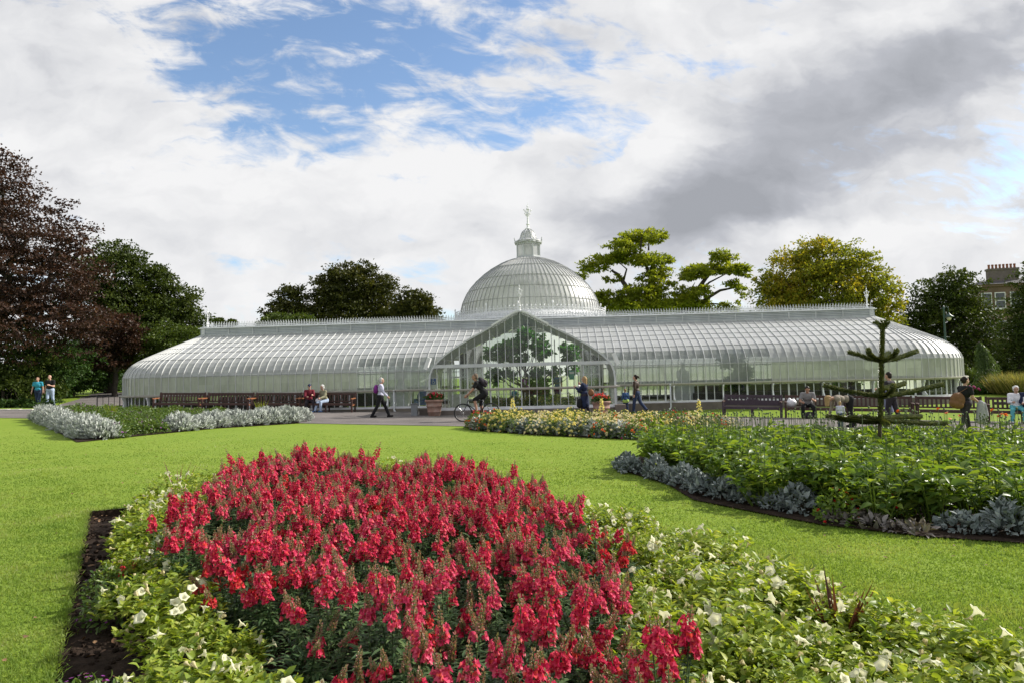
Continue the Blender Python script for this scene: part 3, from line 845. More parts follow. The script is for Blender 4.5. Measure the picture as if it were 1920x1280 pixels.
# downpipes with shoes
def downpipe(u, v_, zt, zb, s):
    mb = MB()
    mb.tube([(u, v_, zt), (u, v_, zb + .25), (u + s * .03, v_ - .03, zb + .18), (u + s * .15, v_ - .12, zb + .06), (u + s * .17, v_ - .14, zb)], [.04, .04, .045, .045, .05], 10)
    mb.lathe([(.055, zt - .05), (.055, zt + .02)], (u, v_, 0), 10, True)
    mb.build('downpipe', M_greyw, house, True)
downpipe(-6.45, -.2, 1.2, .02, 1); downpipe(7.0, -.2, 1.2, -.12, -1); downpipe(-4.4, -.55, 1.15, .05, -1)
# notices behind the porch glass
M_sign_w = mat('white_card', (0.78, 0.78, 0.76), 0.6, 0.05); M_sign_b = mat('blue_sign', (0.03, 0.10, 0.42), 0.5, 0.08); M_sign_g = mat('green_notice', (0.05, 0.30, 0.20), 0.5, 0.2, 12)
sg = empty('access_sign', tuple(bw(-3.98, PV + .09, 1.28)), -BTH, 'small blue wheelchair access sign on white card behind porch glass', 'sign')
mb = MB(); mb.box((0, 0, .25), (.34, .008, .5)); mb.build('card', M_sign_w, sg)
mb = MB(); mb.box((0, -.008, .33), (.24, .006, .27)); bl = mb.build('panel', M_sign_b, sg)
mb = MB(); mb.ellipsoid((-.01, -.014, .43), (.022, .004, .022), nu=8, nv=5)
mb.tube([(-.01, -.014, .40), (-.005, -.014, .33), (.045, -.014, .33), (.065, -.014, .26), (.085, -.014, .265)], .012, 6)
mb.tube([(.05 * math.cos(t) + .0, -.014, .285 + .05 * math.sin(t)) for t in np.linspace(1.9, 6.0, 12)], .010, 6); mb.build('wheelchair_symbol', M_sign_w, bl)
sg = empty('poster', tuple(bw(-2.2, PV + .09, 1.36)), -BTH, 'white paper notice stuck inside the porch glass beside the cyclist', 'poster')
mb = MB(); mb.box((0, 0, .17), (.20, .006, .34)); mb.build('sheet', M_sign_w, sg)
mb = MB(); mb.box((.0, -.005, .12), (.10, .003, .10)); mb.build('picture', mat('poster_ochre', (.45, .28, .12), .6, .3, 9), sg)
sg = empty('poster', tuple(bw(2.25, PV + .09, 1.55)), -BTH, 'green notice board hanging inside the porch glass', 'poster')
mb = MB(); mb.box((0, 0, .2), (.24, .012, .40)); mb.build('board', M_sign_g, sg)
mb = MB(); mb.box((0, -.008, .30), (.2, .004, .09)); mb.build('heading', M_sign_w, sg)
# ---------------------------------------------------------------- trees
def leaves_in(blobs, n, size, flat=0.35, clump_n=26, clump_r=0.09, shell=0.45, aspect=0.55, up=0.5):
    """leaf faces gathered in clumps through the volume of several ellipsoids; blobs = (centre, (rx, ry, rz))"""
    vol = np.array([b[1][0] * b[1][1] * b[1][2] for b in blobs]) ** 0.72; pr_ = vol / vol.sum()
    P = []; A = []; N = []
    for (c, r), q in zip(blobs, pr_):
        m = max(1, int(n * q / clump_n)); c = np.array(c); r = np.array(r)
        d = rand_dirs(m); rad = shell + (1.06 - shell) * rng.random(m) ** 0.55
        rad *= 1 + 0.10 * np.sin(7 * d[:, 0] + 5 * d[:, 2]) + 0.08 * rng.normal(size=m)
        cc = c + d * r * rad[:, None]
        k = rng.poisson(clump_n, m) + 4
        idx = np.repeat(np.arange(m), k)
        s = clump_r * (r.mean() ** 0.5) * (0.6 + 0.8 * rng.random(m))
        off = rng.normal(size=(len(idx), 3)) * np.array([1, 1, flat]) * s[idx][:, None]
        p = cc[idx] + off
        out_ = d[idx] * 0.7 + rand_dirs(len(idx)) * 0.9
        P.append(p); A.append(out_ + np.array([0, 0, -0.25])); N.append(rand_dirs(len(idx)) + np.array([0, 0, up]) + d[idx] * 0.3)
    P = np.concatenate(P); A = np.concatenate(A); N = np.concatenate(N)
    L = size * (0.65 + 0.7 * rng.random(len(P)))
    return leaf4(P, A, N, L, L * aspect, 0.12)

def limb_pts(a, b, k=5, wob=0.06):
    a = Vector(a); b = Vector(b); L = (b - a).length
    out_ = []
    for i in range(k + 1):
        t = i / k
        p = a.lerp(b, t) + Vector((random.gauss(0, 1), random.gauss(0, 1), random.gauss(0, .5))) * L * wob * math.sin(math.pi * t)
        p.z += -0.06 * L * math.sin(math.pi * t)
        out_.append(p)
    return out_
def tree(name, base, blobs, n, size, lm, bm, label, cat_='tree', group='trees behind the glasshouse', r0=0.35, fork=0.35, limbs=None, crown_kw={}, trunk_name='trunk'):
    base = Vector(base)
    root = empty(name, base, 0, label, cat_, group)
    loc = [(tuple(Vector(c) - base), r) for c, r in blobs]
    V, F = leaves_in(loc, n, size, **crown_kw)
    link_mesh('crown', fast_mesh('crown', V, F, lm), root)
    mb = MB(); top = max(c[2] for c, r in loc)
    ctr = sum((Vector(c) for c, r in loc), Vector()) / len(loc)
    fk = Vector((ctr.x * 0.3, ctr.y * 0.3, max(0.4, top * fork)))
    mb.tube(limb_pts((0, 0, -0.3), fk, 4, 0.02), [r0 * 1.35, r0 * 1.05, r0, r0 * .92, r0 * .85], 9)
    for c, r in loc:
        e_ = Vector(c) + Vector((0, 0, r[2] * .3))
        L = limb_pts(fk, e_, 6, 0.07)
        mb.tube(L, [r0 * .62 * (1 - .85 * i / 6) for i in range(7)], 6)
        for _ in range(4):
            q = Vector(c) + Vector(rand_dirs(1)[0]) .to_3d() * 0.85 * Vector(r).length / 1.8
            mb.tube(limb_pts(L[random.choice((3, 4, 5))], q, 4, 0.08), [r0 * .22, r0 * .16, r0 * .1, r0 * .06, r0 * .03], 5)
    mb.build(trunk_name, bm, root, True)
    return root
def B(px, py, rx, ry, Y, depth=1.0):
    """ellipsoid of foliage seen at (px, py), rx by ry pixels, Y metres away"""
    k = Y / FPX
    return (tuple(at(px, py, Y)), (rx * k, (rx + ry) / 2 * k * depth, ry * k))
M_bark = mat('dark_bark', (0.055, 0.045, 0.036), 0.9, 0.4, 5, 0.8, 20)
M_bark2 = mat('grey_brown_bark', (0.09, 0.075, 0.06), 0.9, 0.35, 5, 0.8, 20)
L_beech = leafmat('copper_beech_leaf', [(0.0, (0.025, 0.016, 0.013)), (0.5, (0.048, 0.028, 0.020)), (0.85, (0.078, 0.039, 0.023)), (1, (0.109, 0.063, 0.025))], 0.25, 0.4, 0.15, (1.3, .9, .6), 0.35, 0.35)
L_dark = leafmat('dark_green_leaf', [(0.0, (0.024, 0.041, 0.008)), (0.6, (0.051, 0.073, 0.014)), (1, (0.101, 0.121, 0.024))], 0.28, 0.55, 0.15, (1.2, 1.2, .5), 0.4, 0.3)
L_mid = leafmat('mid_green_leaf', [(0.0, (0.040, 0.067, 0.014)), (0.6, (0.071, 0.103, 0.018)), (1, (0.121, 0.144, 0.030))], 0.32, 0.4, 0.15, (1.2, 1.2, .5), 0.4, 0.4)
L_olive = leafmat('olive_brown_leaf', [(0.0, (0.027, 0.035, 0.008)), (0.6, (0.054, 0.062, 0.014)), (1, (0.115, 0.108, 0.024))], 0.28, 0.45, 0.15, (1.2, 1.1, .5), 0.4, 0.25)
L_fresh = leafmat('fresh_yellow_green_leaf', [(0.0, (0.12, 0.165, 0.018)), (0.6, (0.23, 0.275, 0.026)), (1, (0.36, 0.36, 0.05))], 0.5, 0.45, 0.15, (1.3, 1.25, .5), 0.4, 0.5)
L_maple = leafmat('turning_maple_leaf', [(0.0, (0.095, 0.134, 0.018)), (0.5, (0.190, 0.218, 0.025)), (0.8, (0.347, 0.302, 0.034)), (1, (0.470, 0.325, 0.045))], 0.5, 0.45, 0.15, (1.3, 1.2, .5), 0.5, 0.35)
L_rhodo = leafmat('glossy_shrub_leaf', [(0.0, (0.022, 0.050, 0.012)), (0.6, (0.042, 0.085, 0.018)), (1, (0.085, 0.125, 0.030))], 0.25, 0.5, 0.15, (1.2, 1.2, .5), 0.3, 0.8)

def gbase(px, Y): p = at(px, 700, Y); return (p.x, Y, gz(p.x, Y))
# far left: copper beech, its neighbours and the shrubs along the path
tree('copper_beech', gbase(-40, 46), [B(-60, 402, 130, 104, 46), B(60, 440, 95, 75, 46), B(-20, 345, 75, 55, 46), B(20, 520, 150, 90, 45), B(110, 530, 75, 60, 45), B(60, 610, 150, 65, 44), B(-100, 560, 150, 110, 46), B(130, 460, 40, 30, 46), B(140, 590, 65, 50, 44.5), B(0, 322, 45, 35, 46)],
     52000, 0.20, L_beech, M_bark, 'tall dark copper beech at far left with drooping purple brown foliage', group='trees left of the glasshouse', r0=.5, crown_kw=dict(flat=.28, clump_r=.17, shell=.25))
tree('broadleaf_tree', gbase(205, 58), [B(205, 520, 72, 55, 58), B(215, 480, 48, 30, 58), B(175, 570, 60, 60, 58), B(240, 590, 60, 60, 58), B(250, 500, 26, 26, 58), B(200, 640, 80, 50, 58)], 22000, 0.26, L_dark, M_bark,
     'dark green tree directly right of the copper beech', group='trees left of the glasshouse', crown_kw=dict(flat=.4, clump_r=.2, shell=.3))
tree('broadleaf_tree', gbase(310, 60), [B(298, 535, 34, 36, 60), B(330, 565, 40, 34, 60), B(300, 600, 62, 50, 60), B(355, 605, 32, 36, 60), B(290, 512, 18, 16, 60), B(330, 650, 55, 45, 60), B(270, 580, 40, 45, 60)], 20000, 0.26, L_dark, M_bark,
     'dark green tree stepping down towards the left end of the glasshouse', group='trees left of the glasshouse', crown_kw=dict(flat=.45, clump_r=.2, shell=.3))
tree('purple_shrub', gbase(215, 52), [B(215, 620, 48, 34, 52), B(200, 660, 50, 34, 52), B(245, 640, 26, 24, 52)], 9000, 0.2, L_beech, M_bark, 'smaller purple leaved tree below the dark green trees', 'tree', 'trees left of the glasshouse', r0=.2, crown_kw=dict(flat=.4, clump_r=.16, shell=.3))
tree('green_shrub', gbase(310, 54), [B(310, 640, 55, 36, 54), B(265, 660, 40, 40, 54), B(355, 640, 30, 30, 54), B(300, 690, 60, 36, 54)], 12000, 0.2, L_mid, M_bark, 'loose mid green shrub tree beside the left glass wing', 'tree', 'trees left of the glasshouse', r0=.16, crown_kw=dict(flat=.45, clump_r=.16, shell=.3))
sh_labels = ['dark glossy evergreen shrub at the left picture edge', 'glossy evergreen shrub behind the couple on the path', 'broad glossy evergreen shrub right of the walking couple', 'low glossy shrub where the path bends away', 'small rounded shrub beside the left end of the glasshouse']
for (bl, lab, bx, Y) in [([B(20, 680, 80, 64, 44), B(-60, 690, 90, 80, 44), B(30, 735, 80, 34, 43)], 0, 10, 43), ([B(95, 680, 66, 48, 46), B(55, 720, 64, 40, 45), B(84, 720, 44, 34, 46)], 1, 90, 45), ([B(138, 688, 52, 42, 54), B(168, 706, 34, 24, 57), B(115, 712, 34, 32, 51)], 2, 138, 54), ([B(192, 706, 24, 22, 63)], 3, 192, 63), ([B(214, 706, 18, 24, 66)], 4, 214, 66)]:
    tree('evergreen_shrub', gbase(bx, Y), bl, 15000, 0.19, L_rhodo if lab else L_dark, M_bark, sh_labels[lab], 'shrub', 'evergreen shrubs along the left path', r0=.1, crown_kw=dict(flat=.5, clump_r=.13, shell=.35), trunk_name='stem')
V, F = leaves_in([(tuple(on_ground(px, 765) + Vector((0, 1.2, .12))), (1.4, .7, .28)) for px in (-40, 5, 36)], 4000, .14, flat=.4)
tag(link_mesh('ground_ivy', fast_mesh('ground_ivy', V, F, L_rhodo)), kind='stuff')
# behind the left wing
tree('broadleaf_tree', gbase(545, 78), [B(545, 562, 30, 26, 78), B(530, 590, 34, 28, 78), B(565, 600, 34, 34, 78), B(515, 605, 22, 18, 78)], 11000, 0.30, L_olive, M_bark, 'dark lower tree at the left of the clump behind the left wing', crown_kw=dict(clump_r=.22, shell=.2))
tree('broadleaf_tree', gbase(662, 80), [B(660, 535, 62, 36, 80), B(620, 560, 40, 36, 80), B(705, 560, 40, 40, 80), B(660, 590, 85, 44, 80), B(665, 510, 36, 16, 80), B(712, 535, 24, 22, 80), B(620, 525, 26, 22, 80)], 26000, 0.32, L_olive, M_bark, 'tallest rounded dark tree rising behind the left wing', r0=.55, crown_kw=dict(clump_r=.24, shell=.2))
tree('broadleaf_tree', gbase(780, 76), [B(778, 572, 34, 26, 76), B(790, 595, 34, 26, 76), B(755, 595, 28, 30, 76)], 11000, 0.30, L_olive, M_bark, 'rounded olive tree nearest the dome on its left', crown_kw=dict(clump_r=.2, shell=.25))
tree('green_shrub', gbase(540, 66), [B(535, 603, 42, 14, 66), B(505, 606, 22, 10, 66), B(565, 606, 30, 14, 66)], 5000, 0.24, L_mid, M_bark2, 'pale green bushy treetop just over the left ridge', 'tree', r0=.2, crown_kw=dict(clump_r=.2, shell=.3))
for px, r, t in ((411, 9, 'dark little treetop over the left end of the ridge'), (434, 5, 'thin little treetop right of a darker one over the ridge')):
    tree('distant_tree', gbase(px, 110), [B(px, 607, r, 7, 110), B(px + r * .6, 610, r * .8, 6, 110)], 1200, 0.45, L_dark, M_bark, t, r0=.25, crown_kw=dict(clump_r=.25))
# right of the dome: flat-topped spreading trees with visible limbs
def layered(name, base, pads, limbs, label, n, Y):
    base = Vector(base); root = empty(name, base, 0, label, 'tree', 'flat topped trees right of the dome')
    bl = []
    for (px, py, rx, ry) in pads:
        c, r = B(px, py, rx, ry, Y); r = (r[0], max(r[0] * .8, r[2]), r[2]); c = Vector(c) + Vector((0, random.uniform(-1.5, 1.5), 0)); bl.append((tuple(c - base), r))
    V, F = leaves_in(bl, n, 0.30, flat=.30, clump_r=.20, shell=.15, up=1.2)
    link_mesh('crown', fast_mesh('crown', V, F, L_fresh), root)
    mb = MB()
    for pts, r in limbs:
        P = [at(px, py, Y) - base for px, py in pts]; m = len(P)
        mb.tube(P, [r * (1 - .72 * i / (m - 1)) for i in range(m)], 7)
    mb.build('trunk', M_bark, root, True)
layered('spreading_tree', gbase(1205, 72), [(1205, 440, 40, 12), (1178, 452, 26, 10), (1225, 450, 22, 9), (1160, 468, 30, 11), (1140, 486, 34, 11), (1112, 500, 28, 9), (1175, 482, 34, 10), (1225, 484, 34, 10), (1250, 486, 20, 8), (1205, 492, 34, 8), (1095, 512, 12, 6), (1150, 522, 14, 7), (1235, 512, 26, 12), (1215, 522, 24, 10), (1240, 535, 18, 10), (1190, 555, 40, 18), (1145, 562, 40, 12), (1225, 550, 28, 12), (1160, 578, 55, 12), (1215, 578, 50, 14), (1120, 560, 20, 8)],
        [([(1205, 640), (1205, 585), (1225, 540), (1224, 505), (1220, 492)], .42), ([(1185, 640), (1184, 560), (1172, 535), (1158, 515), (1146, 507)], .40), ([(1205, 590), (1215, 560), (1220, 525), (1212, 500), (1200, 480), (1203, 445)], .3), ([(1205, 585), (1225, 560), (1245, 532)], .3), ([(1168, 530), (1175, 505), (1160, 492)], .14), ([(1203, 470), (1185, 458)], .1), ([(1220, 505), (1235, 488)], .12), ([(1216, 470), (1217, 445)], .1)], 'tall flat topped tree with layered yellow green foliage right of the dome', 26000, 72)
layered('spreading_tree', gbase(1290, 73), [(1345, 485, 28, 9), (1325, 502, 36, 10), (1305, 512, 30, 10), (1375, 505, 28, 9), (1390, 512, 14, 9), (1360, 498, 26, 8), (1280, 522, 16, 7), (1285, 545, 22, 10), (1305, 548, 22, 8), (1380, 535, 20, 8), (1393, 548, 8, 9), (1290, 565, 36, 12), (1265, 575, 30, 14), (1315, 575, 30, 12), (1365, 578, 24, 12), (1385, 515, 10, 10)],
        [([(1270, 650), (1275, 588), (1305, 575), (1325, 560), (1350, 545), (1375, 540)], .34), ([(1275, 600), (1300, 555), (1325, 520), (1340, 503), (1350, 490)], .32), ([(1310, 550), (1330, 530), (1365, 512)], .16), ([(1295, 545), (1303, 530)], .1), ([(1320, 570), (1345, 570), (1365, 578)], .12)], 'lower flat topped tree leaning right with bare curved limbs', 15000, 73)
tree('distant_tree', gbase(1250, 100), [B(1250, 590, 60, 12, 100), B(1180, 590, 50, 12, 100)], 3500, .4, L_mid, M_bark, 'distant low treetops between the two flat topped trees', r0=.3, crown_kw=dict(clump_r=.25))
tree('maple_tree', gbase(1555, 64), [B(1545, 490, 62, 40, 64), B(1490, 515, 56, 44, 64), B(1600, 520, 56, 44, 64), B(1545, 545, 90, 50, 64), B(1465, 560, 52, 40, 64), B(1640, 555, 46, 40, 64), B(1540, 466, 34, 18, 64), B(1655, 590, 34, 34, 64), B(1500, 580, 70, 30, 64), B(1590, 585, 60, 30, 64), B(1440, 535, 24, 22, 64)], 38000, 0.27, L_maple, M_bark, 'rounded maple turning yellow behind the right wing', r0=.5, fork=.25, crown_kw=dict(clump_r=.19, shell=.42, flat=.5))
# far right: dark trees round the tenement
tree('dark_tree', gbase(1775, 70), [B(1790, 545, 56, 36, 70), B(1745, 570, 46, 44, 70), B(1785, 610, 85, 60, 70), B(1730, 620, 40, 46, 70), B(1818, 595, 28, 48, 70), B(1790, 520, 30, 16, 70), B(1780, 680, 90, 45, 70), B(1838, 680, 34, 50, 70)], 30000, 0.28, L_dark, M_bark, 'broad dark green tree in front of the stone tenement', group='dark trees at the right edge', r0=.5, crown_kw=dict(clump_r=.22, shell=.25))
tree('dark_conifer', gbase(1915, 60), [B(1928, 570, 26, 40, 60), B(1925, 630, 36, 50, 60), B(1908, 690, 48, 45, 60), B(1950, 640, 50, 80, 60), B(1935, 530, 22, 40, 60)], 22000, 0.22, L_dark, M_bark, 'very dark conifer cut off by the right picture edge', group='dark trees at the right edge', r0=.4, crown_kw=dict(clump_r=.2, shell=.2, flat=.3))
# weeping conifer
def weeping(px, Y):
    b_ = Vector(gbase(px, Y)); root = empty('weeping_conifer', b_, 0, 'narrow weeping conifer with a bent tip at the right end of the glasshouse', 'tree')
    sp = [at(x, y, Y) - b_ for x, y in ((1853, 760), (1853, 720), (1850, 690), (1848, 665), (1843, 648), (1836, 641), (1831, 645))]
    mb = MB(); mb.tube(sp, [.16, .13, .11, .08, .06, .04, .02], 7); mb.build('trunk', M_bark, root, True)
    P = []; A = []
    for i in range(230):
        t = rng.random() ** .8 * 5; k = int(t); p0 = np.array(sp[k].lerp(sp[k + 1], t - k))
        a = rng.random() * 6.28; L = (0.25 + 1.3 * (1 - t / 5.6) ** 1.2) * rng.uniform(.4, 1.0); dr = rng.uniform(.5, 1.5)
        for q in np.linspace(0, 1, 26):
            P.append(p0 + np.array([math.cos(a) * L * q ** .7, math.sin(a) * L * q ** .7, -dr * q ** 2])); A.append(np.array([math.cos(a) * .3, math.sin(a) * .3, -1.0]) + rng.normal(size=3) * .45)
    P = np.array(P); P = P[P[:, 2] > 0.02]; A = np.array(A)[:len(P)]
    V, F = leaf4(P, A, rand_dirs(len(P)), .2, .045, .1)
    link_mesh('crown', fast_mesh('crown', V, F, leafmat('conifer_needles', [(0, (.040, .075, .022)), (1, (.11, .16, .045))], .35)), root)
weeping(1853, 44)
# shrubs and tall grasses at the right end
gb = [('rounded_shrub', 1826, 712, 26, 20, 46, L_mid, 'rounded grey green shrub against the right end of the glasshouse'), ('rounded_shrub', 1812, 735, 30, 16, 42, L_rhodo, 'low bush with pink flowers beside the weeping conifer'), ('rounded_shrub', 1880, 738, 26, 18, 42, L_rhodo, 'bush at the foot of the weeping conifer on its right'), ('rounded_shrub', 1800, 700, 12, 16, 50, L_dark, 'dark shrub tucked behind the glasshouse corner')]
for nm, px, py, rx, ry, Y, lm, lab in gb:
    tree(nm, gbase(px, Y), [B(px, py, rx, ry, Y), B(px + rx * .4, py + ry * .3, rx * .8, ry * .8, Y)], 4500, .13, lm, M_bark, lab, 'shrub', 'shrubs at the right end of the glasshouse', r0=.06, crown_kw=dict(flat=.5, clump_r=.13, shell=.4), trunk_name='stem')
M_pinkp = leafmat('pink_petal', [(0, (.45, .03, .18)), (1, (.62, .08, .32))], .3)
L_straw = leafmat('straw_grass', [(0, (.10, .12, .025)), (.6, (.19, .19, .05)), (1, (.34, .27, .11))], .4, .5)
mb_P = []; 
for i in range(5):
    px = 1885 + i * 14; Y = 41 - i * .8
    b_ = Vector(gbase(px, Y)); n = 900
    a = rng.random(n) * 6.28; rr_ = rng.random(n) ** .5 * .8
    P = np.stack([np.cos(a) * rr_, np.sin(a) * rr_, rng.random(n) * .2], 1); ax = np.stack([np.cos(a) * .35, np.sin(a) * .35, np.ones(n)], 1) + rng.normal(size=(n, 3)) * .18
    V1, F1 = leaf4(P, ax, rand_dirs(n), rng.uniform(.5, 1.35, n), .05, .1)
    o = link_mesh('ornamental_grass', fast_mesh('ornamental_grass', V1, F1, L_straw)); o.location = b_
    tag(o, ['straw coloured grass tuft just right of the weeping conifer', 'second straw grass tuft right of the weeping conifer', 'middle tuft of the tall straw coloured grasses', 'tall straw grass tuft behind the seated white haired woman', 'straw grass tuft at the right picture edge'][i], 'grass', 'tall grasses at the right end')
pk = MB()
for i in range(9):
    p = at(random.uniform(1818, 1838), random.uniform(722, 730), 41.2); pk.ellipsoid(p - Vector(gbase(1828, 41)), (.07, .06, .06), nu=7, nv=5)
o = pk.build('pink_flowers', M_pinkp); o.location = gbase(1828, 41); tag(o, 'cluster of bright pink flowers on the low bush', 'flowers')

# tenement behind the dark trees
M_sand = mat('weathered_sandstone', (0.15, 0.102, 0.075), 0.85, 0.2, .8, 0.3, 12)
M_slate = mat('slate_roof', (0.07, 0.067, 0.07), 0.9, 0.2, 3, 0.4, 30)
M_pane = mat('dark_window_pane', (0.05, 0.06, 0.07), 0.1, 0.2, 2, spec=0.6)
M_chim = mat('chimney_stone', (0.15, 0.125, 0.115), 0.9, 0.2, 2, .3, 20)
M_pot = mat('clay_chimney_pot', (0.25, 0.10, 0.06), 0.8, 0.2, 3)
YT = 92; k = YT / FPX
p0 = at(1842, 700, YT); gb0 = gz(p0.x, YT)
tb = empty('tenement', (p0.x, YT, gb0), R(-14), 'brown sandstone tenement with slate roof and chimney stack at far right', 'building')
Hs = at(1842, 535, YT).z - gb0
mb = MB(); mb.box((7, 4, Hs / 2 - .4), (14, 8, Hs + .8)); tw = mb.build('wall', M_sand, tb)
mb = MB(); mb.box((7, -.06, Hs - .15), (14.4, .3, .3)); mb.box((7, -.05, Hs * .52), (14.1, .16, .2)); mb.build('cornice', M_sand, tb)
mb = MB(); rh = at(1870, 521, YT).z - gb0
mb.add([(-.3, -.4, Hs + .02), (14.3, -.4, Hs + .02), (14.3, 8.3, Hs + .02), (-.3, 8.3, Hs + .02), (1.8, 4, rh), (14.3, 4, rh + .5)], [(0, 1, 5, 4), (3, 4, 5, 2), (0, 4, 3), (1, 2, 5), (0, 3, 2, 1)]); mb.build('roof', M_slate, tb)
ch = MB(); zc = at(1890, 503, YT).z - gb0; ch.box((3.9, 2.2, (zc + Hs) / 2), (3.6, .9, zc - Hs)); ch.box((3.9, 2.2, zc), (3.8, 1.05, .25)); co_ = ch.build('chimney_stack', M_chim, tb)
for i in range(8):
    q = MB(); q.lathe([(.16, zc + .12), (.13, zc + .5), (.17, zc + .55), (.15, zc + .72), (.10, zc + .72)], (2.35 + i * .44, 2.2, 0), 8, True); q.build('chimney_pot', M_pot, co_)
for zc_ in (Hs - 2.2, Hs - 6.0, Hs - 9.8):
    for x in (1.0, 2.6, 4.4, 6.6, 9.0, 11.4):
        w = MB(); w.box((x, -.04, zc_), (1.25, .12, 2.2)); w.box((x, -.1, zc_ - 1.15), (1.5, .24, .14)); wf = w.build('window', M_white if x != 6.6 else M_sand, tb)
        q = MB(); q.box((x, -.075, zc_ + .52), (1.05, .1, .95)); q.box((x, -.07, zc_ - .52), (1.05, .1, .95)); q.build('pane', M_pane, wf)
# street lamp behind the right wing
M_lampg = mat('dark_green_cast_iron', (0.035, 0.07, 0.065), 0.45, 0.15, 4)
YL = 52; pb_ = at(1776, 700, YL); b0 = gz(pb_.x, YL); top = at(1776, 573, YL).z - b0
lp_ = empty('street_lamp', (pb_.x, YL, b0), 0, 'tall dark green cast iron street lamp behind the right wing', 'street lamp')
mb = MB(); mb.lathe([(.16, 0), (.16, .9), (.10, 1.0), (.075, top * .6), (.06, top - .3), (.075, top - .25), (.03, top)], (0, 0, 0), 12, True); mb.bar((-.35, 0, top * .62), (.35, 0, top * .62), .04, .04); mb.build('post', M_lampg, lp_, True)
mb = MB(); mb.tube([(.05, 0, top - .5), (.10, 0, top - .15), (.25, 0, top - .08), (.36, 0, top - .25), (.38, 0, top - .55)], .03, 7); mb.tube([(.05, 0, top - .95), (.2, 0, top - .75), (.15, 0, top - .5)], .022, 6); mb.build('bracket', M_lampg, lp_, True)
mb = MB(); mb.lathe([(.03, top - .55), (.08, top - .62), (.13, top - .72), (.34, top - .86), (.34, top - .90), (.15, top - .88)], (.38, 0, 0), 12); sh_ = mb.build('shade', M_lampg, lp_, True)
mb = MB(); mb.ellipsoid((.38, 0, top - .98), (.16, .16, .18), nu=12, nv=8); mb.build('globe', mat('lamp_globe', (.6, .55, .45), .3, .1), lp_, True)

# inside the porch and wings: fig-like tree, shrubs, statues
L_fig = leafmat('porch_tree_leaf', [(0, (0.049, 0.112, 0.025)), (.7, (0.105, 0.196, 0.042)), (1, (0.210, 0.308, 0.070))], .55, .4, .4, (0.860, 1.680, 0.700))
tree('porch_tree', tuple(bw(.4, -1.2, .17)), [B(958, 650, 24, 15, 32.2), B(985, 625, 11, 12, 32.2), B(978, 642, 12, 12, 32.2), B(1008, 642, 14, 14, 32.2), B(1015, 660, 16, 14, 32.2), B(920, 662, 13, 12, 32.2), B(935, 672, 12, 10, 32.2), B(1066, 660, 17, 15, 32.2), B(970, 672, 20, 9, 32.2), B(1008, 712, 16, 22, 32.2), B(1020, 735, 14, 16, 32.2), B(925, 705, 11, 16, 32.2), B(950, 700, 14, 8, 32.2), B(1038, 695, 12, 8, 32.2), B(1072, 692, 8, 10, 32.2)], 6500, .18, L_fig, M_bark2, 'large leaved tree growing inside the glazed porch', 'tree', None, r0=.09, fork=.2, crown_kw=dict(clump_n=16, clump_r=.10, shell=.1))
for i, (u, v_, h, w, lab) in enumerate([(10.6, 1.4, 2.1, 1.0, 'dark shrub pressed against the glass of the right wing'), (16.2, 1.7, 2.3, 1.3, 'slender small tree seen faintly through the milky right wing glass')]):
    b_ = bw(u, v_, .3)
    bl = [((b_.x + random.gauss(0, w * .35), b_.y + random.gauss(0, .25), b_.z + random.uniform(.35, 1) * h), (w * .34, .35, h * .16)) for _ in range(9)]
    tree('indoor_shrub' if i == 0 else 'indoor_tree', tuple(b_), bl, 3500 if i == 0 else 900, .16, L_fig, M_bark2, lab, 'plant', 'plants inside the glasshouse', r0=.05, fork=.3, crown_kw=dict(clump_n=12, clump_r=.14, shell=.2))
L_bedy = leafmat('porch_bed_leaf', [(0, (.05, .10, .02)), (.6, (.12, .17, .03)), (1, (.32, .30, .05))], .35)
for i in range(7):
    u = -1.6 + i * .62; b_ = bw(u, -1.9 + .3 * (i % 2), .17)
    V, F = leaves_in([((0, 0, .3), (.34, .3, .32))], 420, .12, clump_n=12, clump_r=.12, flat=.6)
    o = link_mesh('bedding_plant', fast_mesh('bedding_plant', V, F, L_bedy)); o.location = b_
    tag(o, 'yellow green bedding plant at the foot of the porch tree, behind the glass', 'plant', 'bedding plants inside the porch')
M_marble = mat('white_marble', (0.74, 0.74, 0.72), 0.45, 0.08, 3)
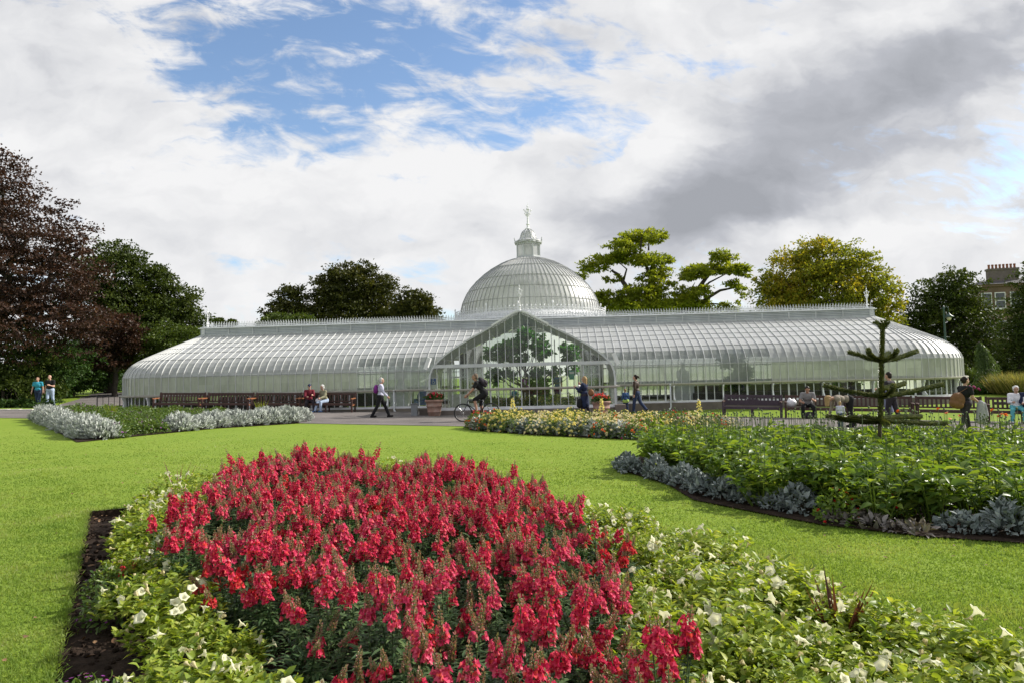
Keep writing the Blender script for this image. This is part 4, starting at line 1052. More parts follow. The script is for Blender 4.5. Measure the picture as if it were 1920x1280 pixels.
def statue(u, v_, lab, seated):
    b_ = bw(u, v_, .15); root = empty('statue', b_, -BTH, lab, 'statue', 'marble statues inside the glasshouse')
    mb = MB(); mb.box((0, 0, .45), (.95, .85, .9)); mb.box((0, 0, .05), (1.1, 1.0, .1)); mb.box((0, 0, .93), (1.05, .95, .08)); mb.build('pedestal', M_white, root)
    t_ = MB()
    if seated:
        t_.capsule((0, .1, 1.15), (0, -.05, 1.65), .26, .18); t_.capsule((.02, -.02, 1.55), (0, -.1, 1.85), .2, .08); t_.ellipsoid((-.02, -.16, 1.98), (.1, .12, .14))
        for s in (-1, 1): t_.capsule((s * .12, .05, 1.15), (s * .2, -.35, 1.2), .13, .1); t_.capsule((s * .2, -.35, 1.2), (s * .12, -.3, 1.0), .1, .09); t_.capsule((s * .24, 0, 1.62), (s * .28, -.2, 1.35), .075, .06); t_.capsule((s * .28, -.2, 1.35), (.02, -.38, 1.38), .06, .05)
        t_.ellipsoid((0, .05, 1.08), (.42, .36, .16))
    else:
        t_.capsule((0, 0, 1.0), (0, 0, 1.7), .25, .16); t_.capsule((0, 0, 1.65), (0, 0, 2.05), .19, .12); t_.ellipsoid((0, -.02, 2.32), (.1, .12, .14)); t_.capsule((0, 0, 2.05), (0, 0, 2.2), .08, .06)
        for s in (-1, 1): t_.capsule((s * .21, 0, 2.02), (s * .28, -.05, 1.72), .07, .055); t_.capsule((s * .28, -.05, 1.72), (s * .1, -.22, 1.62), .055, .045)
        t_.ellipsoid((0, .02, 1.1), (.32, .3, .3))
    me = remesh(t_, .03); link_mesh('figure', me, root).data.materials.append(M_marble)
def remesh(mb, vox, keep=None):
    me = bpy.data.meshes.new('tmp'); me.from_pydata(mb.v, [], mb.f); o = bpy.data.objects.new('tmp', me); C.objects.link(o)
    md = o.modifiers.new('r', 'REMESH'); md.mode = 'VOXEL'; md.voxel_size = vox; md.use_smooth_shade = True
    sm = o.modifiers.new('s', 'SMOOTH'); sm.factor = .5; sm.iterations = 2
    dg_ = bpy.context.evaluated_depsgraph_get(); ev = o.evaluated_get(dg_); nm = bpy.data.meshes.new_from_object(ev)
    bpy.data.objects.remove(o); bpy.data.meshes.remove(me); return nm
statue(-6.6, 2.0, 'white marble statue in the left wing behind the walking woman', False)
statue(8.0, 2.0, 'seated white marble statue behind the glass right of the porch', True)
# ---------------------------------------------------------------- flower beds
S_soil = lambda nm, poly, dz=.02: tag(ground_sheet(nm, poly, M_soil, dz, .4), kind='structure')
LEFT_BED = [g2(50, 782), g2(145, 829), g2(250, 818), g2(400, 803), g2(562, 793), tuple(np.array(g2(540, 781))), tuple(np.array(g2(300, 779))), g2(150, 773)]
MID_BED = [g2(882, 806), g2(1000, 815), g2(1100, 820), g2(1190, 824), (5.4, 20.4), (7.4, 21.2), (5.6, 23.4), (3.0, 24.4), (0.0, 24.2), (-1.6, 23.4)]
BIG_BED = [(1.95, 12.5), (2.4, 10.9), g2(1300, 938), g2(1420, 962), g2(1540, 985), g2(1740, 1008), g2(1920, 1020), (7.0, 7.0), (10, 7.2), (13.5, 9.5), (14.2, 12.2), (12.0, 14.4), (9, 15.2), (6.2, 16.0), (4.4, 16.2), (3.1, 15.4), (2.3, 14.0)]
S_soil('left_bed_soil', LEFT_BED); S_soil('middle_bed_soil', MID_BED); S_soil('dahlia_bed_soil', BIG_BED)

G_snap = leafmat('snapdragon_leaf', [(0, (0.045, 0.090, 0.036)), (.6, (0.084, 0.140, 0.054)), (1, (0.146, 0.213, 0.078))], .25, .4, .45, (0.860, 1.400, 0.560))
G_stem = mat('green_stem', (.10, .14, .05), .6, .2, 8)
P_red = leafmat('crimson_petal', [(0, (0.448, 0.012, 0.054)), (.4, (0.694, 0.033, 0.108)), (.7, (0.851, 0.097, 0.185)), (.88, (0.860, 0.103, 0.066)), (1, (0.860, 0.326, 0.358))], .38, .45, .3, (0.860, 0.968, 0.975))
P_red2 = leafmat('rose_petal', [(0, (0.515, 0.024, 0.091)), (.4, (0.762, 0.072, 0.173)), (.75, (0.860, 0.158, 0.239)), (.9, (0.860, 0.145, 0.087)), (1, (0.860, 0.435, 0.455))], .38, .45, .3, (0.860, 0.968, 0.975))
P_red3 = leafmat('scarlet_pink_petal', [(0, (0.515, 0.012, 0.039)), (.45, (0.762, 0.030, 0.066)), (.8, (0.860, 0.109, 0.066)), (1, (0.860, 0.266, 0.239))], .38, .45, .3, (0.860, 0.968, 0.866))
P_bud = leafmat('dull_red_bud', [(0, (.20, .26, .09)), (.5, (.36, .28, .17)), (1, (.60, .22, .27))], .25)
G_pet = leafmat('petunia_leaf', [(0, (.15, .235, .030)), (.6, (.28, .36, .05)), (1, (.44, .48, .10))], .45, .45, .35, (1.25, 1.2, .5))
P_white = leafmat('white_petunia_petal', [(0, (.60, .58, .34)), (.6, (.76, .75, .54)), (1, (.84, .84, .72))], .35, .6, .2, (1, 1, .92))
P_wilt = leafmat('wilted_petal', [(0, (.52, .44, .24)), (1, (.68, .62, .36))], .3, .7, .2, (1, 1, .9))
P_throat = mat('yellow_green_throat', (.38, .42, .10), .6, .2, 8)
G_dah = leafmat('dahlia_leaf', [(0, (.070, .135, .026)), (.55, (.135, .225, .038)), (1, (.25, .33, .065))], .46, .40, .36, (1.35, 1.25, .45))
G_silver = leafmat('silver_leaf', [(0, (.28, .305, .28)), (.6, (.43, .46, .42)), (1, (.58, .60, .55))], .18, .65, .25, (1, 1, .95))
G_felt = leafmat('grey_felt_leaf', [(0, (0.139, 0.172, 0.164)), (.6, (0.246, 0.287, 0.279)), (1, (0.377, 0.418, 0.402))], .15, .65, .3, (0.820, 0.820, 0.779))
G_low = leafmat('bedding_leaf', [(0, (.055, .105, .020)), (.6, (.095, .16, .028)), (1, (.16, .22, .045))], .35, .4, .4, (1.25, 1.2, .5))
P_purple = leafmat('purple_petal', [(0, (.08, .012, .10)), (.7, (.16, .03, .20)), (1, (.36, .06, .34))], .3)
P_yellow = leafmat('yellow_petal', [(0, (.70, .60, .16)), (1, (.84, .80, .44))], .35)
P_cream = leafmat('cream_petal', [(0, (.66, .58, .38)), (1, (.84, .79, .62))], .3)
P_orange = leafmat('orange_petal', [(0, (.62, .10, .03)), (1, (.80, .24, .06))], .35)
P_scar = leafmat('scarlet_petal', [(0, (.45, .012, .012)), (1, (.68, .03, .02))], .3)
P_mag = leafmat('magenta_petal', [(0, (.30, .01, .12)), (1, (.52, .04, .24))], .3)
P_lob = leafmat('lobelia_petal', [(0, (.22, .03, .26)), (1, (.42, .10, .46))], .3)
L_cord = leafmat('dark_red_blade', [(0, (.06, .018, .016)), (1, (.17, .06, .04))], .25, .4, .5)

def disc_flower(c, ax, r, npet, rows=1, cup=.4, asp=.8):
    """petals round an axis; several rows make a double flower"""
    c = np.array(c, float); ax = unit(np.array(ax, float)); t = unit(np.cross(ax, [0.3, .9, .2])); b = np.cross(ax, t)
    P = []; A = []; N = []; L = []
    for q in range(rows):
        m = max(4, npet - q); k = cup + q * (1.5 / max(1, rows))
        for i in range(m):
            a = 2 * math.pi * (i + .5 * q) / m + rng.normal() * .08; d = t * math.cos(a) + b * math.sin(a)
            P.append(c + ax * r * .08 * q); A.append(d + ax * k); N.append(ax - d * k); L.append(r * (1 - .18 * q))
    L = np.array(L); return leaf4(np.array(P), np.array(A), np.array(N), L, L * asp * 6 / npet, .18)

def mesh_of(name, parts, m): V, F = cat(parts); return fast_mesh(name, V, F, m)
def proto(name, dome, label='', catg='', group=''):
    """dome = [(part name, mesh)] kept as meshes until planted"""
    return dict(name=name, parts=dome)
def plant(pr, x, y, label, catg, group, s=1.0, z=None, lean=0.0):
    z = gz(x, y) if z is None else z
    if len(pr['parts']) == 1:
        o = bpy.data.objects.new(pr['name'], pr['parts'][0][1]); C.objects.link(o); o.location = (x, y, z)
        o.rotation_euler = (random.uniform(-lean, lean), random.uniform(-lean, lean), random.random() * 6.28); tag(o, label, catg, group)
    else:
        o = empty(pr['name'], (x, y, z), 0, label, catg, group)
        o.rotation_euler = (random.uniform(-lean, lean), random.uniform(-lean, lean), random.random() * 6.28)
        for pn, me in pr['parts']: link_mesh(pn, me, o)
    o.scale = (s, s, s * random.uniform(.92, 1.08))
    return o

def snap_proto(seed, H, sparse=False):
    P, A, N, L, W = [], [], [], [], []; st = MB(); spikes = []
    for i in range(random.randint(5, 7)):
        fl = []; bd = []
        a = random.random() * 6.28; r = .17 * random.random() ** .6; h = H * random.uniform(.72, 1.08)
        bx, by = r * math.cos(a), r * math.sin(a); lx, ly = bx * .5 + random.gauss(0, .05), by * .5 + random.gauss(0, .05)
        pos = lambda t: np.array([bx + lx * t * t, by + ly * t * t, h * t])
        st.tube([pos(t) for t in (0, .35, .7, 1)], [.006, .005, .004, .003], 4, False)
        f0 = random.uniform(.70, .80)
        for k in range(60):
            t = random.uniform(.06, f0 + .04); ph = random.random() * 6.28
            P.append(pos(t)); A.append([math.cos(ph), math.sin(ph), random.uniform(.0, .7)]); N.append([0, 0, 1]); q = random.uniform(.045, .085) * (1.15 - .5 * t); L.append(q); W.append(q * .30)
        bloom = random.choice((.0, .15, .3, .45)) if sparse else random.choice((.25, .45, .55, .65, .75))
        nz_ = 9
        for j in range(nz_):
            t = f0 + (1 - f0) * j / nz_
            for k in range(5):
                ph = k * 1.2566 + j * .7 + random.gauss(0, .15); d = np.array([math.cos(ph), math.sin(ph), .15 + .05 * j])
                c = pos(t) + d * .008
                if j / nz_ < bloom - .12 * random.random():
                    s = .0225 * (1.12 - .4 * j / nz_) * random.uniform(.75, 1.2); c = c + rng.normal(size=3) * .006
                    if random.random() < .10: continue
                    d = unit(d); tt = unit(np.cross(d, [0, 0, 1.0])); up = np.cross(tt, d)
                    m_ = c + d * s * .9
                    # two upper lobes, three lower lobes
                    dirs = [up * .9 + tt * .55 + d * .35, up * .9 - tt * .55 + d * .35, -up * .75 + d * .75, -up * .5 + tt * .85 + d * .5, -up * .5 - tt * .85 + d * .5]
                    fl.append(leaf4(np.array([m_] * 5), np.array(dirs), np.array([d] * 5), s * 1.05, s * .98, .22))
                    fl.append(leaf4(np.array([c] * 2), np.array([d + up * .1, d - up * .1]), np.array([up, tt]), s * 1.4, s * .75, .3))
                else:
                    s = .016 * (1.25 - .8 * j / nz_); bd.append(leaf4(np.array([c] * 3), np.array([d + [0, 0, .5]] * 3) + rng.normal(size=(3, 3)) * .25, rand_dirs(3), s * 1.35, s * .95, .5))
        bd.append(leaf4(np.array([pos(1.0)] * 4), np.array([[0, 0, 1.0]] * 4) + rng.normal(size=(4, 3)) * .3, rand_dirs(4), .025, .011, .3))
        Vf, Ff = cat(fl) if fl else (np.zeros((0, 3)), np.zeros((0, 3), int)); Vb, Fb = cat(bd)
        spikes.append(fast_mesh('flower_spike', np.concatenate([Vf, Vb]), np.concatenate([Ff, Fb + len(Vf)]), [(P_red, P_red2, P_red, P_red2, P_red3)[seed % 5], P_bud], [0] * len(Ff) + [1] * len(Fb)))
    # bushy dark base
    n = 110; ph = rng.random(n) * 6.28; rr_ = .21 * rng.random(n) ** .5
    P = np.concatenate([np.array(P), np.stack([np.cos(ph) * rr_, np.sin(ph) * rr_, H * rng.uniform(.03, .5, n)], 1)])
    A = np.concatenate([np.array(A), np.stack([np.cos(ph), np.sin(ph), rng.uniform(0, .8, n)], 1)]); N = np.concatenate([np.array(N), np.tile([0, 0, 1.0], (n, 1))])
    L = np.concatenate([np.array(L), rng.uniform(.06, .10, n)]); W = np.concatenate([np.array(W), L[-n:] * .3])
    V, F = leaf8(P, A, N, L, W, .25)
    V2 = np.array(st.v); F2 = np.array([[f[0], f[1], f[2]] for f in st.f] + [[f[0], f[2], f[3]] for f in st.f])
    fol = fast_mesh('foliage', *cat([(V, F), (V2, F2)]), G_snap)
    return proto('snapdragon', [('foliage', fol)] + [('flower_spike', m) for m in spikes])
def funnel(c, ax, s, wilt=False):
    c = np.array(c); ax = unit(np.array(ax, float)); t = unit(np.cross(ax, [.2, .9, .3])); b = np.cross(ax, t); n = 15; V = []; F = []
    prof = [(.10, 0), (.16, .45), (.42, .82), (.92, 1.0), (1.0, .93)] if not wilt else [(.10, 0), (.15, .5), (.35, .9), (.48, 1.15), (.40, 1.3)]
    for r, h in prof:
        for k in range(n):
            a = 2 * math.pi * k / n; lob = 1 + (.16 * math.cos(5 * a) + rng.normal() * .06) * (r > .5) + (rng.normal() * .22 if wilt and r > .3 else 0)
            V.append(c + (t * math.cos(a) + b * math.sin(a)) * r * s * .5 * lob + ax * (h + .05 * math.cos(5 * a) * (r > .5)) * s * .75)
    for i in range(len(prof) - 1):
        for k in range(n):
            k2 = (k + 1) % n; F += [[i * n + k, i * n + k2, (i + 1) * n + k2], [i * n + k, (i + 1) * n + k2, (i + 1) * n + k]]
    return np.array(V), np.array(F)
def petunia_proto(H, Rd, nf, nw):
    P = []; A = []; L = []
    for i in range(52):                                    # shoots
        a = random.random() * 6.28; r = Rd * random.random() ** .55; top = np.array([r * math.cos(a), r * math.sin(a), H * math.sqrt(max(.05, 1 - (r / Rd) ** 2 * .8)) * random.uniform(.8, 1.1)])
        base = top * [.55, .55, .15]
        for k in range(13):
            t = random.uniform(.25, 1) ** .7; ph = random.random() * 6.28
            P.append(base + (top - base) * t); A.append([math.cos(ph), math.sin(ph), random.uniform(-.1, .9) + .5 * (t > .9)]); L.append(random.uniform(.042, .082) * (1.15 - .4 * t))
    L = np.array(L); P = np.array(P); V, F = leaf8(P, np.array(A), np.array([[0, 0, 1.0]] * len(P)) + rng.normal(size=(len(P), 3)) * .3, L, L * .55, .2)
    parts = [('foliage', fast_mesh('foliage', V, F, G_pet))]
    fs = []; ws = []
    for i in range(nf + nw):
        a = random.random() * 6.28; r = Rd * random.random() ** .5 * .95; c = np.array([r * math.cos(a), r * math.sin(a), H * math.sqrt(max(.05, 1 - (r / Rd) ** 2 * .8)) * random.uniform(.9, 1.06)])
        ax = np.array([math.cos(a) * .7, math.sin(a) * .7, .8]) + rng.normal(size=3) * .45
        (fs if i < nf else ws).append(funnel(c, ax, random.uniform(.050, .066) if i < nf else random.uniform(.035, .05), i >= nf))
    for q in fs: parts.append(('bloom', mesh_of('bloom', [q], P_white)))
    for q in ws: parts.append(('faded_bloom', mesh_of('faded_bloom', [q], P_wilt)))
    return proto('petunia', parts)
def dahlia_proto(H, Rd, n, flowers=None, nfl=0, tall=0, size=(.11, .18)):
    P = []; A = []; L = []; st = MB()
    for i in range(17):
        a = random.random() * 6.28; r = Rd * random.random() ** .6; top = np.array([r * math.cos(a), r * math.sin(a), H * random.uniform(.75, 1.08) * (1.05 - .3 * r / Rd)]); base = top * [.35, .35, .05]
        st.tube([base, base * .5 + top * .5, top], [.008, .007, .004], 4, False)
        for k in range(n // 17):
            t = random.uniform(.2, 1.0) ** .75; ph = random.random() * 6.28; p = base + (top - base) * t; rr_ = .05 * random.random()
            P.append(p + np.array([math.cos(ph) * rr_, math.sin(ph) * rr_, 0])); A.append([math.cos(ph), math.sin(ph), random.uniform(-.25, .75) + .4 * (t > .93)]); L.append(random.uniform(*size) * (1.1 - .45 * t * random.random()))
    L = np.array(L); P = np.array(P); V, F = leaf8(P, np.array(A), np.array([[0, 0, 1.0]] * len(P)) + rng.normal(size=(len(P), 3)) * .35, L, L * rng.uniform(.42, .58, len(L)), .3, .25)
    V2 = np.array(st.v); F2 = np.array([[f[0], f[1], f[2]] for f in st.f] + [[f[0], f[2], f[3]] for f in st.f])
    parts = [('foliage', fast_mesh('foliage', *cat([(V, F), (V2, F2)]), G_dah))]
    hd = MB(); fls = []
    for i in range(nfl + tall):
        a = random.random() * 6.28; r = Rd * random.random() ** .6; h = H * random.uniform(1.05, 1.3); c = (r * math.cos(a), r * math.sin(a), h)
        hd.tube([(c[0] * .7, c[1] * .7, H * .5), (c[0] * .9, c[1] * .9, H * .9), c], [.006, .005, .004], 4, False)
        if i < nfl: fls.append(disc_flower(c, rng.normal(size=3) * .5 + [0, -.3, .8], .05, 9, 3, .1, .75))
        else: hd.ellipsoid(c, (.018, .018, .022), nu=6, nv=4)
    if hd.v: parts.append(('stalks', hd.mesh('stalks', G_stem)))
    for q in fls: parts.append(('bloom', mesh_of('bloom', [q], flowers)))
    return proto('dahlia', parts)
def silver_proto(name, H, Rd, n, m, size, asp, lacy):
    a = rng.random(n) * 6.28; u = rng.random(n); th = np.arccos(1 - u); r = (.55 + .45 * rng.random(n) ** .5)
    d = np.stack([np.cos(a) * np.sin(th), np.sin(a) * np.sin(th), np.cos(th)], 1); P = d * [Rd, Rd, H] * r[:, None] * .85 + [0, 0, .02]
    A = d * [1, 1, 1.2] + rng.normal(size=(n, 3)) * .35 + [0, 0, .35]; L = size * rng.uniform(.7, 1.25, n)
    if not lacy: V, F = leaf8(P, A, d + [0, 0, .6], L, L * asp, .25, .25)
    else:
        prt = []; A = unit(A); N = d + rng.normal(size=(n, 3)) * .3; S = unit(np.cross(A, N))
        prt.append(leaf4(P, A, N, L, L * .22, .1))
        for t in (.3, .5, .7, .88):
            for s in (-1, 1): prt.append(leaf4(P + A * L[:, None] * t, A * .7 + S * s * .9, N, L * (.42 - .2 * abs(t - .5)), L * .16, .1))
        V, F = cat(prt)
    return proto(name, [('foliage', fast_mesh(name, V, F, m))])
def bedding_proto(name, H, Rd, n, m, flowers, nfl, fr=.03, rows=1, npet=6, size=.05, petals='blooms'):
    a = rng.random(n) * 6.28; u = rng.random(n); th = np.arccos(1 - u * .98); r = .5 + .5 * rng.random(n) ** .5
    d = np.stack([np.cos(a) * np.sin(th), np.sin(a) * np.sin(th), np.cos(th)], 1); P = d * [Rd, Rd, H] * r[:, None]; L = size * rng.uniform(.7, 1.3, n)
    V, F = leaf8(P, d * [1, 1, .7] + rng.normal(size=(n, 3)) * .5, d + rng.normal(size=(n, 3)) * .4 + [0, 0, .5], L, L * .5, .2)
    parts = [('foliage', fast_mesh('foliage', V, F, m))]; fl = []
    for i in range(nfl):
        a = random.random() * 6.28; th = math.acos(1 - random.random() * .95); d = np.array([math.cos(a) * math.sin(th), math.sin(a) * math.sin(th), math.cos(th)])
        fl.append(disc_flower(d * [Rd, Rd, H] * 1.03, d + [0, -.1, .3], fr * random.uniform(.75, 1.2), npet, rows, .15))
    if fl: parts.append((petals, mesh_of(petals, fl, flowers)))
    return proto(name, parts)

def scatter(poly, sp, jit=.35, edge=.12, test=None):
    out_ = []; xs = [p[0] for p in poly]; ys = [p[1] for p in poly]; y = min(ys); row = 0
    while y < max(ys):
        x = min(xs) + (sp / 2 if row % 2 else 0)
        while x < max(xs):
            px, py = x + random.uniform(-jit, jit) * sp, y + random.uniform(-jit, jit) * sp
            if inside(poly, px, py) and dist_poly(poly, px, py) > edge and (test is None or test(px, py)): out_.append((px, py))
            x += sp
        y += sp * .866; row += 1
    return out_
def along(p, sp):
    out_ = []; acc = 0
    for a, b in zip(p, p[1:]):
        L = math.hypot(b[0] - a[0], b[1] - a[1]); n = max(1, round(L / sp))
        for i in range(n): t = (i + .5) / n; out_.append((a[0] + (b[0] - a[0]) * t, a[1] + (b[1] - a[1]) * t))
    return out_

# near bed --------------------------------------------------------
SNAP_PX = [(285, 1000), (330, 935), (420, 880), (500, 842), (560, 820), (640, 845), (760, 868), (870, 848), (990, 852), (1050, 910), (1170, 985), (1165, 1080), (1235, 1160), (1385, 1240), (1385, 1400), (760, 1400), (740, 1240), (600, 1180), (480, 1130), (420, 1060)]
def in_px(poly, x, y, z):
    p = to_px((x, y, z)); return p is not None and inside(poly, p[0], p[1])
BEDZ = -.06
nb = [(p[0], p[1]) for p in hole]
is_snap = lambda x, y: in_px(SNAP_PX, x, y, gz(x, y) + .50)
snaps = [snap_proto(i, h) for i, h in enumerate((.58, .64, .72, .60, .54, .70, .57, .66))]
fewsnaps = [snap_proto(i, h, True) for i, h in enumerate((.50, .56, .46))]
k = 0
for x, y in scatter(nb, .335, .42, .22, is_snap):
    if y < 2.3 or (y < 3.2 and abs(x) > y * .95): continue
    back = smooth(7, 11, y)
    p = to_px((x, y, gz(x, y) + .5)); few = random.random() < (.95 if p[1] > 1110 + (p[0] - 560) * .33 and p[0] < 860 else .6 if p[1] > 1120 and p[0] < 1060 else .10)
    if few: plant(fewsnaps[k % 3], x, y, 'leafy snapdragon with few red blooms left, low in the foreground bed', 'snapdragon', 'half spent snapdragons in the foreground bed', random.uniform(.85, 1.1), gz(x, y) + BEDZ, .14)
    else: plant(snaps[k % 8], x, y, 'red snapdragon with several flower spikes in the massed foreground bed', 'snapdragon', 'red snapdragons massed in the foreground bed', random.uniform(.78, 1.08) + .06 * back, gz(x, y) + BEDZ, .22); k += 1
print('snapdragons', k)
pets = [petunia_proto(.36, .28, 4, 4), petunia_proto(.30, .27, 3, 4), petunia_proto(.41, .29, 4, 4), petunia_proto(.33, .28, 2, 3), petunia_proto(.37, .29, 6, 3)]
LOB_PX = [((212, 1060), 26, 55)]
def is_lob(x, y):
    p = to_px((x, y, gz(x, y) + .18)); return p is not None and any(abs(p[0] - c[0]) < a and abs(p[1] - c[1]) < b for c, a, b in LOB_PX)
k = 0
for x, y in scatter(nb, .31, .35, .20, lambda x, y: not is_snap(x, y) and not is_lob(x, y)):
    p = to_px((x, y, gz(x, y)))
    if y < 1.9 or p is None: continue
    # bare strip of soil along the cut left edge
    if dist_poly([NEAR_BED[0], NEAR_BED[1], NEAR_BED[2]], x, y) < .22 + .38 * smooth(5.2, 8.4, y) and x < -1.0 and y < 9: continue
    plant(pets[k % 5], x, y, 'white petunia with pale green leaves edging the foreground bed', 'petunia', 'white petunias edging the foreground bed', random.uniform(.75, 1.25), gz(x, y) + BEDZ, .1); k += 1
edge_r = [p for p in hole if p[0] > .8 and p[1] < 7.6]
for i, (x, y) in enumerate(along(edge_r, .27)):
    x -= .17
    if y > 1.9: plant(pets[i % 5], x, y - .06, 'white petunia with pale green leaves edging the foreground bed', 'petunia', 'white petunias edging the foreground bed', random.uniform(.75, 1.0), gz(x, y) + BEDZ, .1)
print('petunias', k)
lob = bedding_proto('lobelia', .20, .24, 420, G_low, P_lob, 60, .011, 1, 5, .035); lob2 = bedding_proto('lobelia', .24, .22, 460, G_low, P_lob, 14, .010, 1, 5, .04)
for px, py, pr, lab in [(205, 1075, lob2, 'feathery green lobelia almost out of bloom, upper of those by the bare soil'), (245, 1045, lob2, 'feathery lobelia tucked below the white petunias near the lone red bloom'), (215, 1115, lob2, 'feathery lobelia lowest of the green ones by the bare soil'), (150, 1290, lob, 'purple flowering lobelia at the lower left picture edge of the bed'), (232, 1285, lob, 'purple flowering lobelia right of another one in the bottom left corner')]:
    q = on_ground(px, py, .12); plant(pr, q.x, q.y, lab, 'lobelia', 'lobelias along the bare soil edge', random.uniform(.9, 1.1), gz(q.x, q.y) + BEDZ)
# lone red bloom among the lobelia
q = on_ground(240, 1045, .22); s_ = plant(snaps[4], q.x, q.y, 'single small red snapdragon standing apart at the left edge of the bed', 'snapdragon', None, .5, gz(q.x, q.y) + BEDZ)
# dark red spiky cordylines
def cordyline(px, py, n, L, lab):
    q = on_ground(px, py, .0); d = rand_dirs(n) * [1, 1, 0] * .55 + [0, 0, 1]; P = np.zeros((n, 3)) + [0, 0, .02]
    V, F = leaf4(P, d, rand_dirs(n), L * rng.uniform(.75, 1.1, n), .028, .3)
    o = link_mesh('cordyline', fast_mesh('cordyline', V, F, L_cord)); o.location = (q.x, q.y, gz(q.x, q.y) + BEDZ); tag(o, lab, 'cordyline', 'dark red cordylines')
cordyline(1575, 1215, 12, .58, 'dark red spiky cordyline among the white petunias at lower right'); cordyline(335, 935, 9, .62, 'small dark red spiky cordyline at the back left corner of the bed')
# fallen leaves and clods on the bare strip
M_dry = leafmat('dry_leaf', [(0, (.10, .05, .025)), (1, (.24, .14, .07))], .1, .7)
P = []
for i in range(70):
    t = random.random(); a, b_ = NEAR_BED[1], NEAR_BED[2]; P.append((a[0] + (b_[0] - a[0]) * t + random.uniform(.05, .55), a[1] + (b_[1] - a[1]) * t, 0))
P = np.array([(x, y, gz(x, y) - .055) for x, y, z in P]); V, F = leaf8(P, rand_dirs(70) * [1, 1, .2], np.tile([0, 0, 1.0], (70, 1)) + rng.normal(size=(70, 3)) * .3, rng.uniform(.03, .08, 70), rng.uniform(.02, .045, 70), -.2)
tag(link_mesh('fallen_leaves', fast_mesh('fallen_leaves', V, F, M_dry)), kind='stuff')
cl = MB()
for i in range(420):
    t = random.uniform(-.15, 1); a, b_ = NEAR_BED[1], NEAR_BED[2]; x = a[0] + (b_[0] - a[0]) * t + random.uniform(.03, .6); y = a[1] + (b_[1] - a[1]) * t
    r = random.uniform(.008, .028); cl.ellipsoid((x, y, gz(x, y) - .075), (r, r * random.uniform(.7, 1.3), r * .8), nu=5, nv=4)
tag(cl.build('soil_clods', M_soil), kind='stuff')

# big dahlia bed on the right -----------------------------------
dh = [dahlia_proto(.74, .36, 170), dahlia_proto(.66, .36, 150, None, 0, 2), dahlia_proto(.78, .34, 160, None, 0, 1), dahlia_proto(.70, .38, 190, None, 0, 0, (.14, .21))]
dhf = [dahlia_proto(.80, .36, 150, P_orange, 2, 4), dahlia_proto(.78, .36, 150, P_orange, 1, 6), dahlia_proto(.82, .34, 140, P_orange, 1, 5), dahlia_proto(.76, .34, 140, None, 0, 7)]
TREE_P = on_ground(1648, 900); MPY = 12.2; mp_x = at(1650, 800, MPY).x
k = 0
for x, y in scatter(BIG_BED, .56, .3, .33, lambda x, y: math.hypot(x - mp_x, y - MPY) > .3):
    p = to_px((x, y, gz(x, y) + .8))
    if p is None or p[0] > 2060: continue
    bk_ = y > 13.4 + (.4 if x < 9 else -.8) + random.uniform(-.8, .8)
    if bk_: plant(dhf[(k * 7) % 3 if p[0] > 1640 + random.uniform(-150, 60) and random.random() < .6 else 3], x, y, 'leafy dahlia with tall stalks and scattered blooms at the back of the right bed', 'dahlia', 'dahlias at the back of the right bed', random.uniform(.9, 1.08), None, .06)
    else: plant(dh[k % 4], x, y, 'leafy green dahlia not yet in bloom filling the right bed', 'dahlia', 'leafy dahlias filling the right bed', random.uniform(.85, 1.08) * (1 + .06 * smooth(9, 13, y) - .1 * smooth(2.5, 5, 7 - y)), None, .06)
    k += 1
print('dahlias', k)
felt = [silver_proto('silver_leaf_plant', .32, .25, 210, G_felt, .085, .66, False), silver_proto('silver_leaf_plant', .24, .28, 190, G_felt, .095, .60, False), silver_proto('silver_leaf_plant', .38, .22, 200, G_felt, .09, .55, False)]
front = [(2.15, 13.0), (2.1, 12.3), (2.5, 11.1)] + [g2(1310, 926), g2(1420, 948), g2(1520, 966)]
for i, (x, y) in enumerate(along(front, .36)): plant(random.choice(felt), x + random.uniform(-.1, .1), y + random.uniform(-.1, .12), 'grey silver leaved plant in the near left edging of the dahlia bed', 'silver plant', 'grey leaved edging plants left of the red blooms', random.uniform(.7, 1.2))
for i, (x, y) in enumerate(along([g2(1745, 992), g2(1840, 1000), g2(1990, 1008)], .34)): plant(random.choice(felt), x + random.uniform(-.08, .08), y + random.uniform(-.08, .1), 'grey silver leaved plant edging the dahlia bed at the right picture edge', 'silver plant', 'grey leaved edging plants at the right picture edge', random.uniform(.9, 1.2))
wilted = silver_proto('wilted_plant', .12, .16, 40, leafmat('wilted_grey_leaf', [(0, (.14, .12, .11)), (1, (.30, .27, .26))], .1), .10, .5, False)
for px, py in ((1565, 972), (1600, 976), (1640, 985), (1685, 990), (1722, 996)):
    q = on_ground(px, py, .04); plant(wilted, q.x, q.y, 'shrivelled grey plant in the dark gap of the dahlia bed edging', 'plant', 'shrivelled edging plants of the dahlia bed', random.uniform(.7, 1.1))
scz = bedding_proto('scarlet_zinnia', .42, .24, 260, G_dah, P_scar, 12, .028, 3, 9, .07)
for px, py, lab in ((1568, 945, 'bushy plant with scarlet button blooms in the front of the dahlia bed'), (1675, 940, 'plant with one or two scarlet blooms right of the scarlet clump')): q = on_ground(px, py, .22); plant(scz, q.x, q.y, lab, 'flowers', None, 1.0 if px < 1600 else .8)

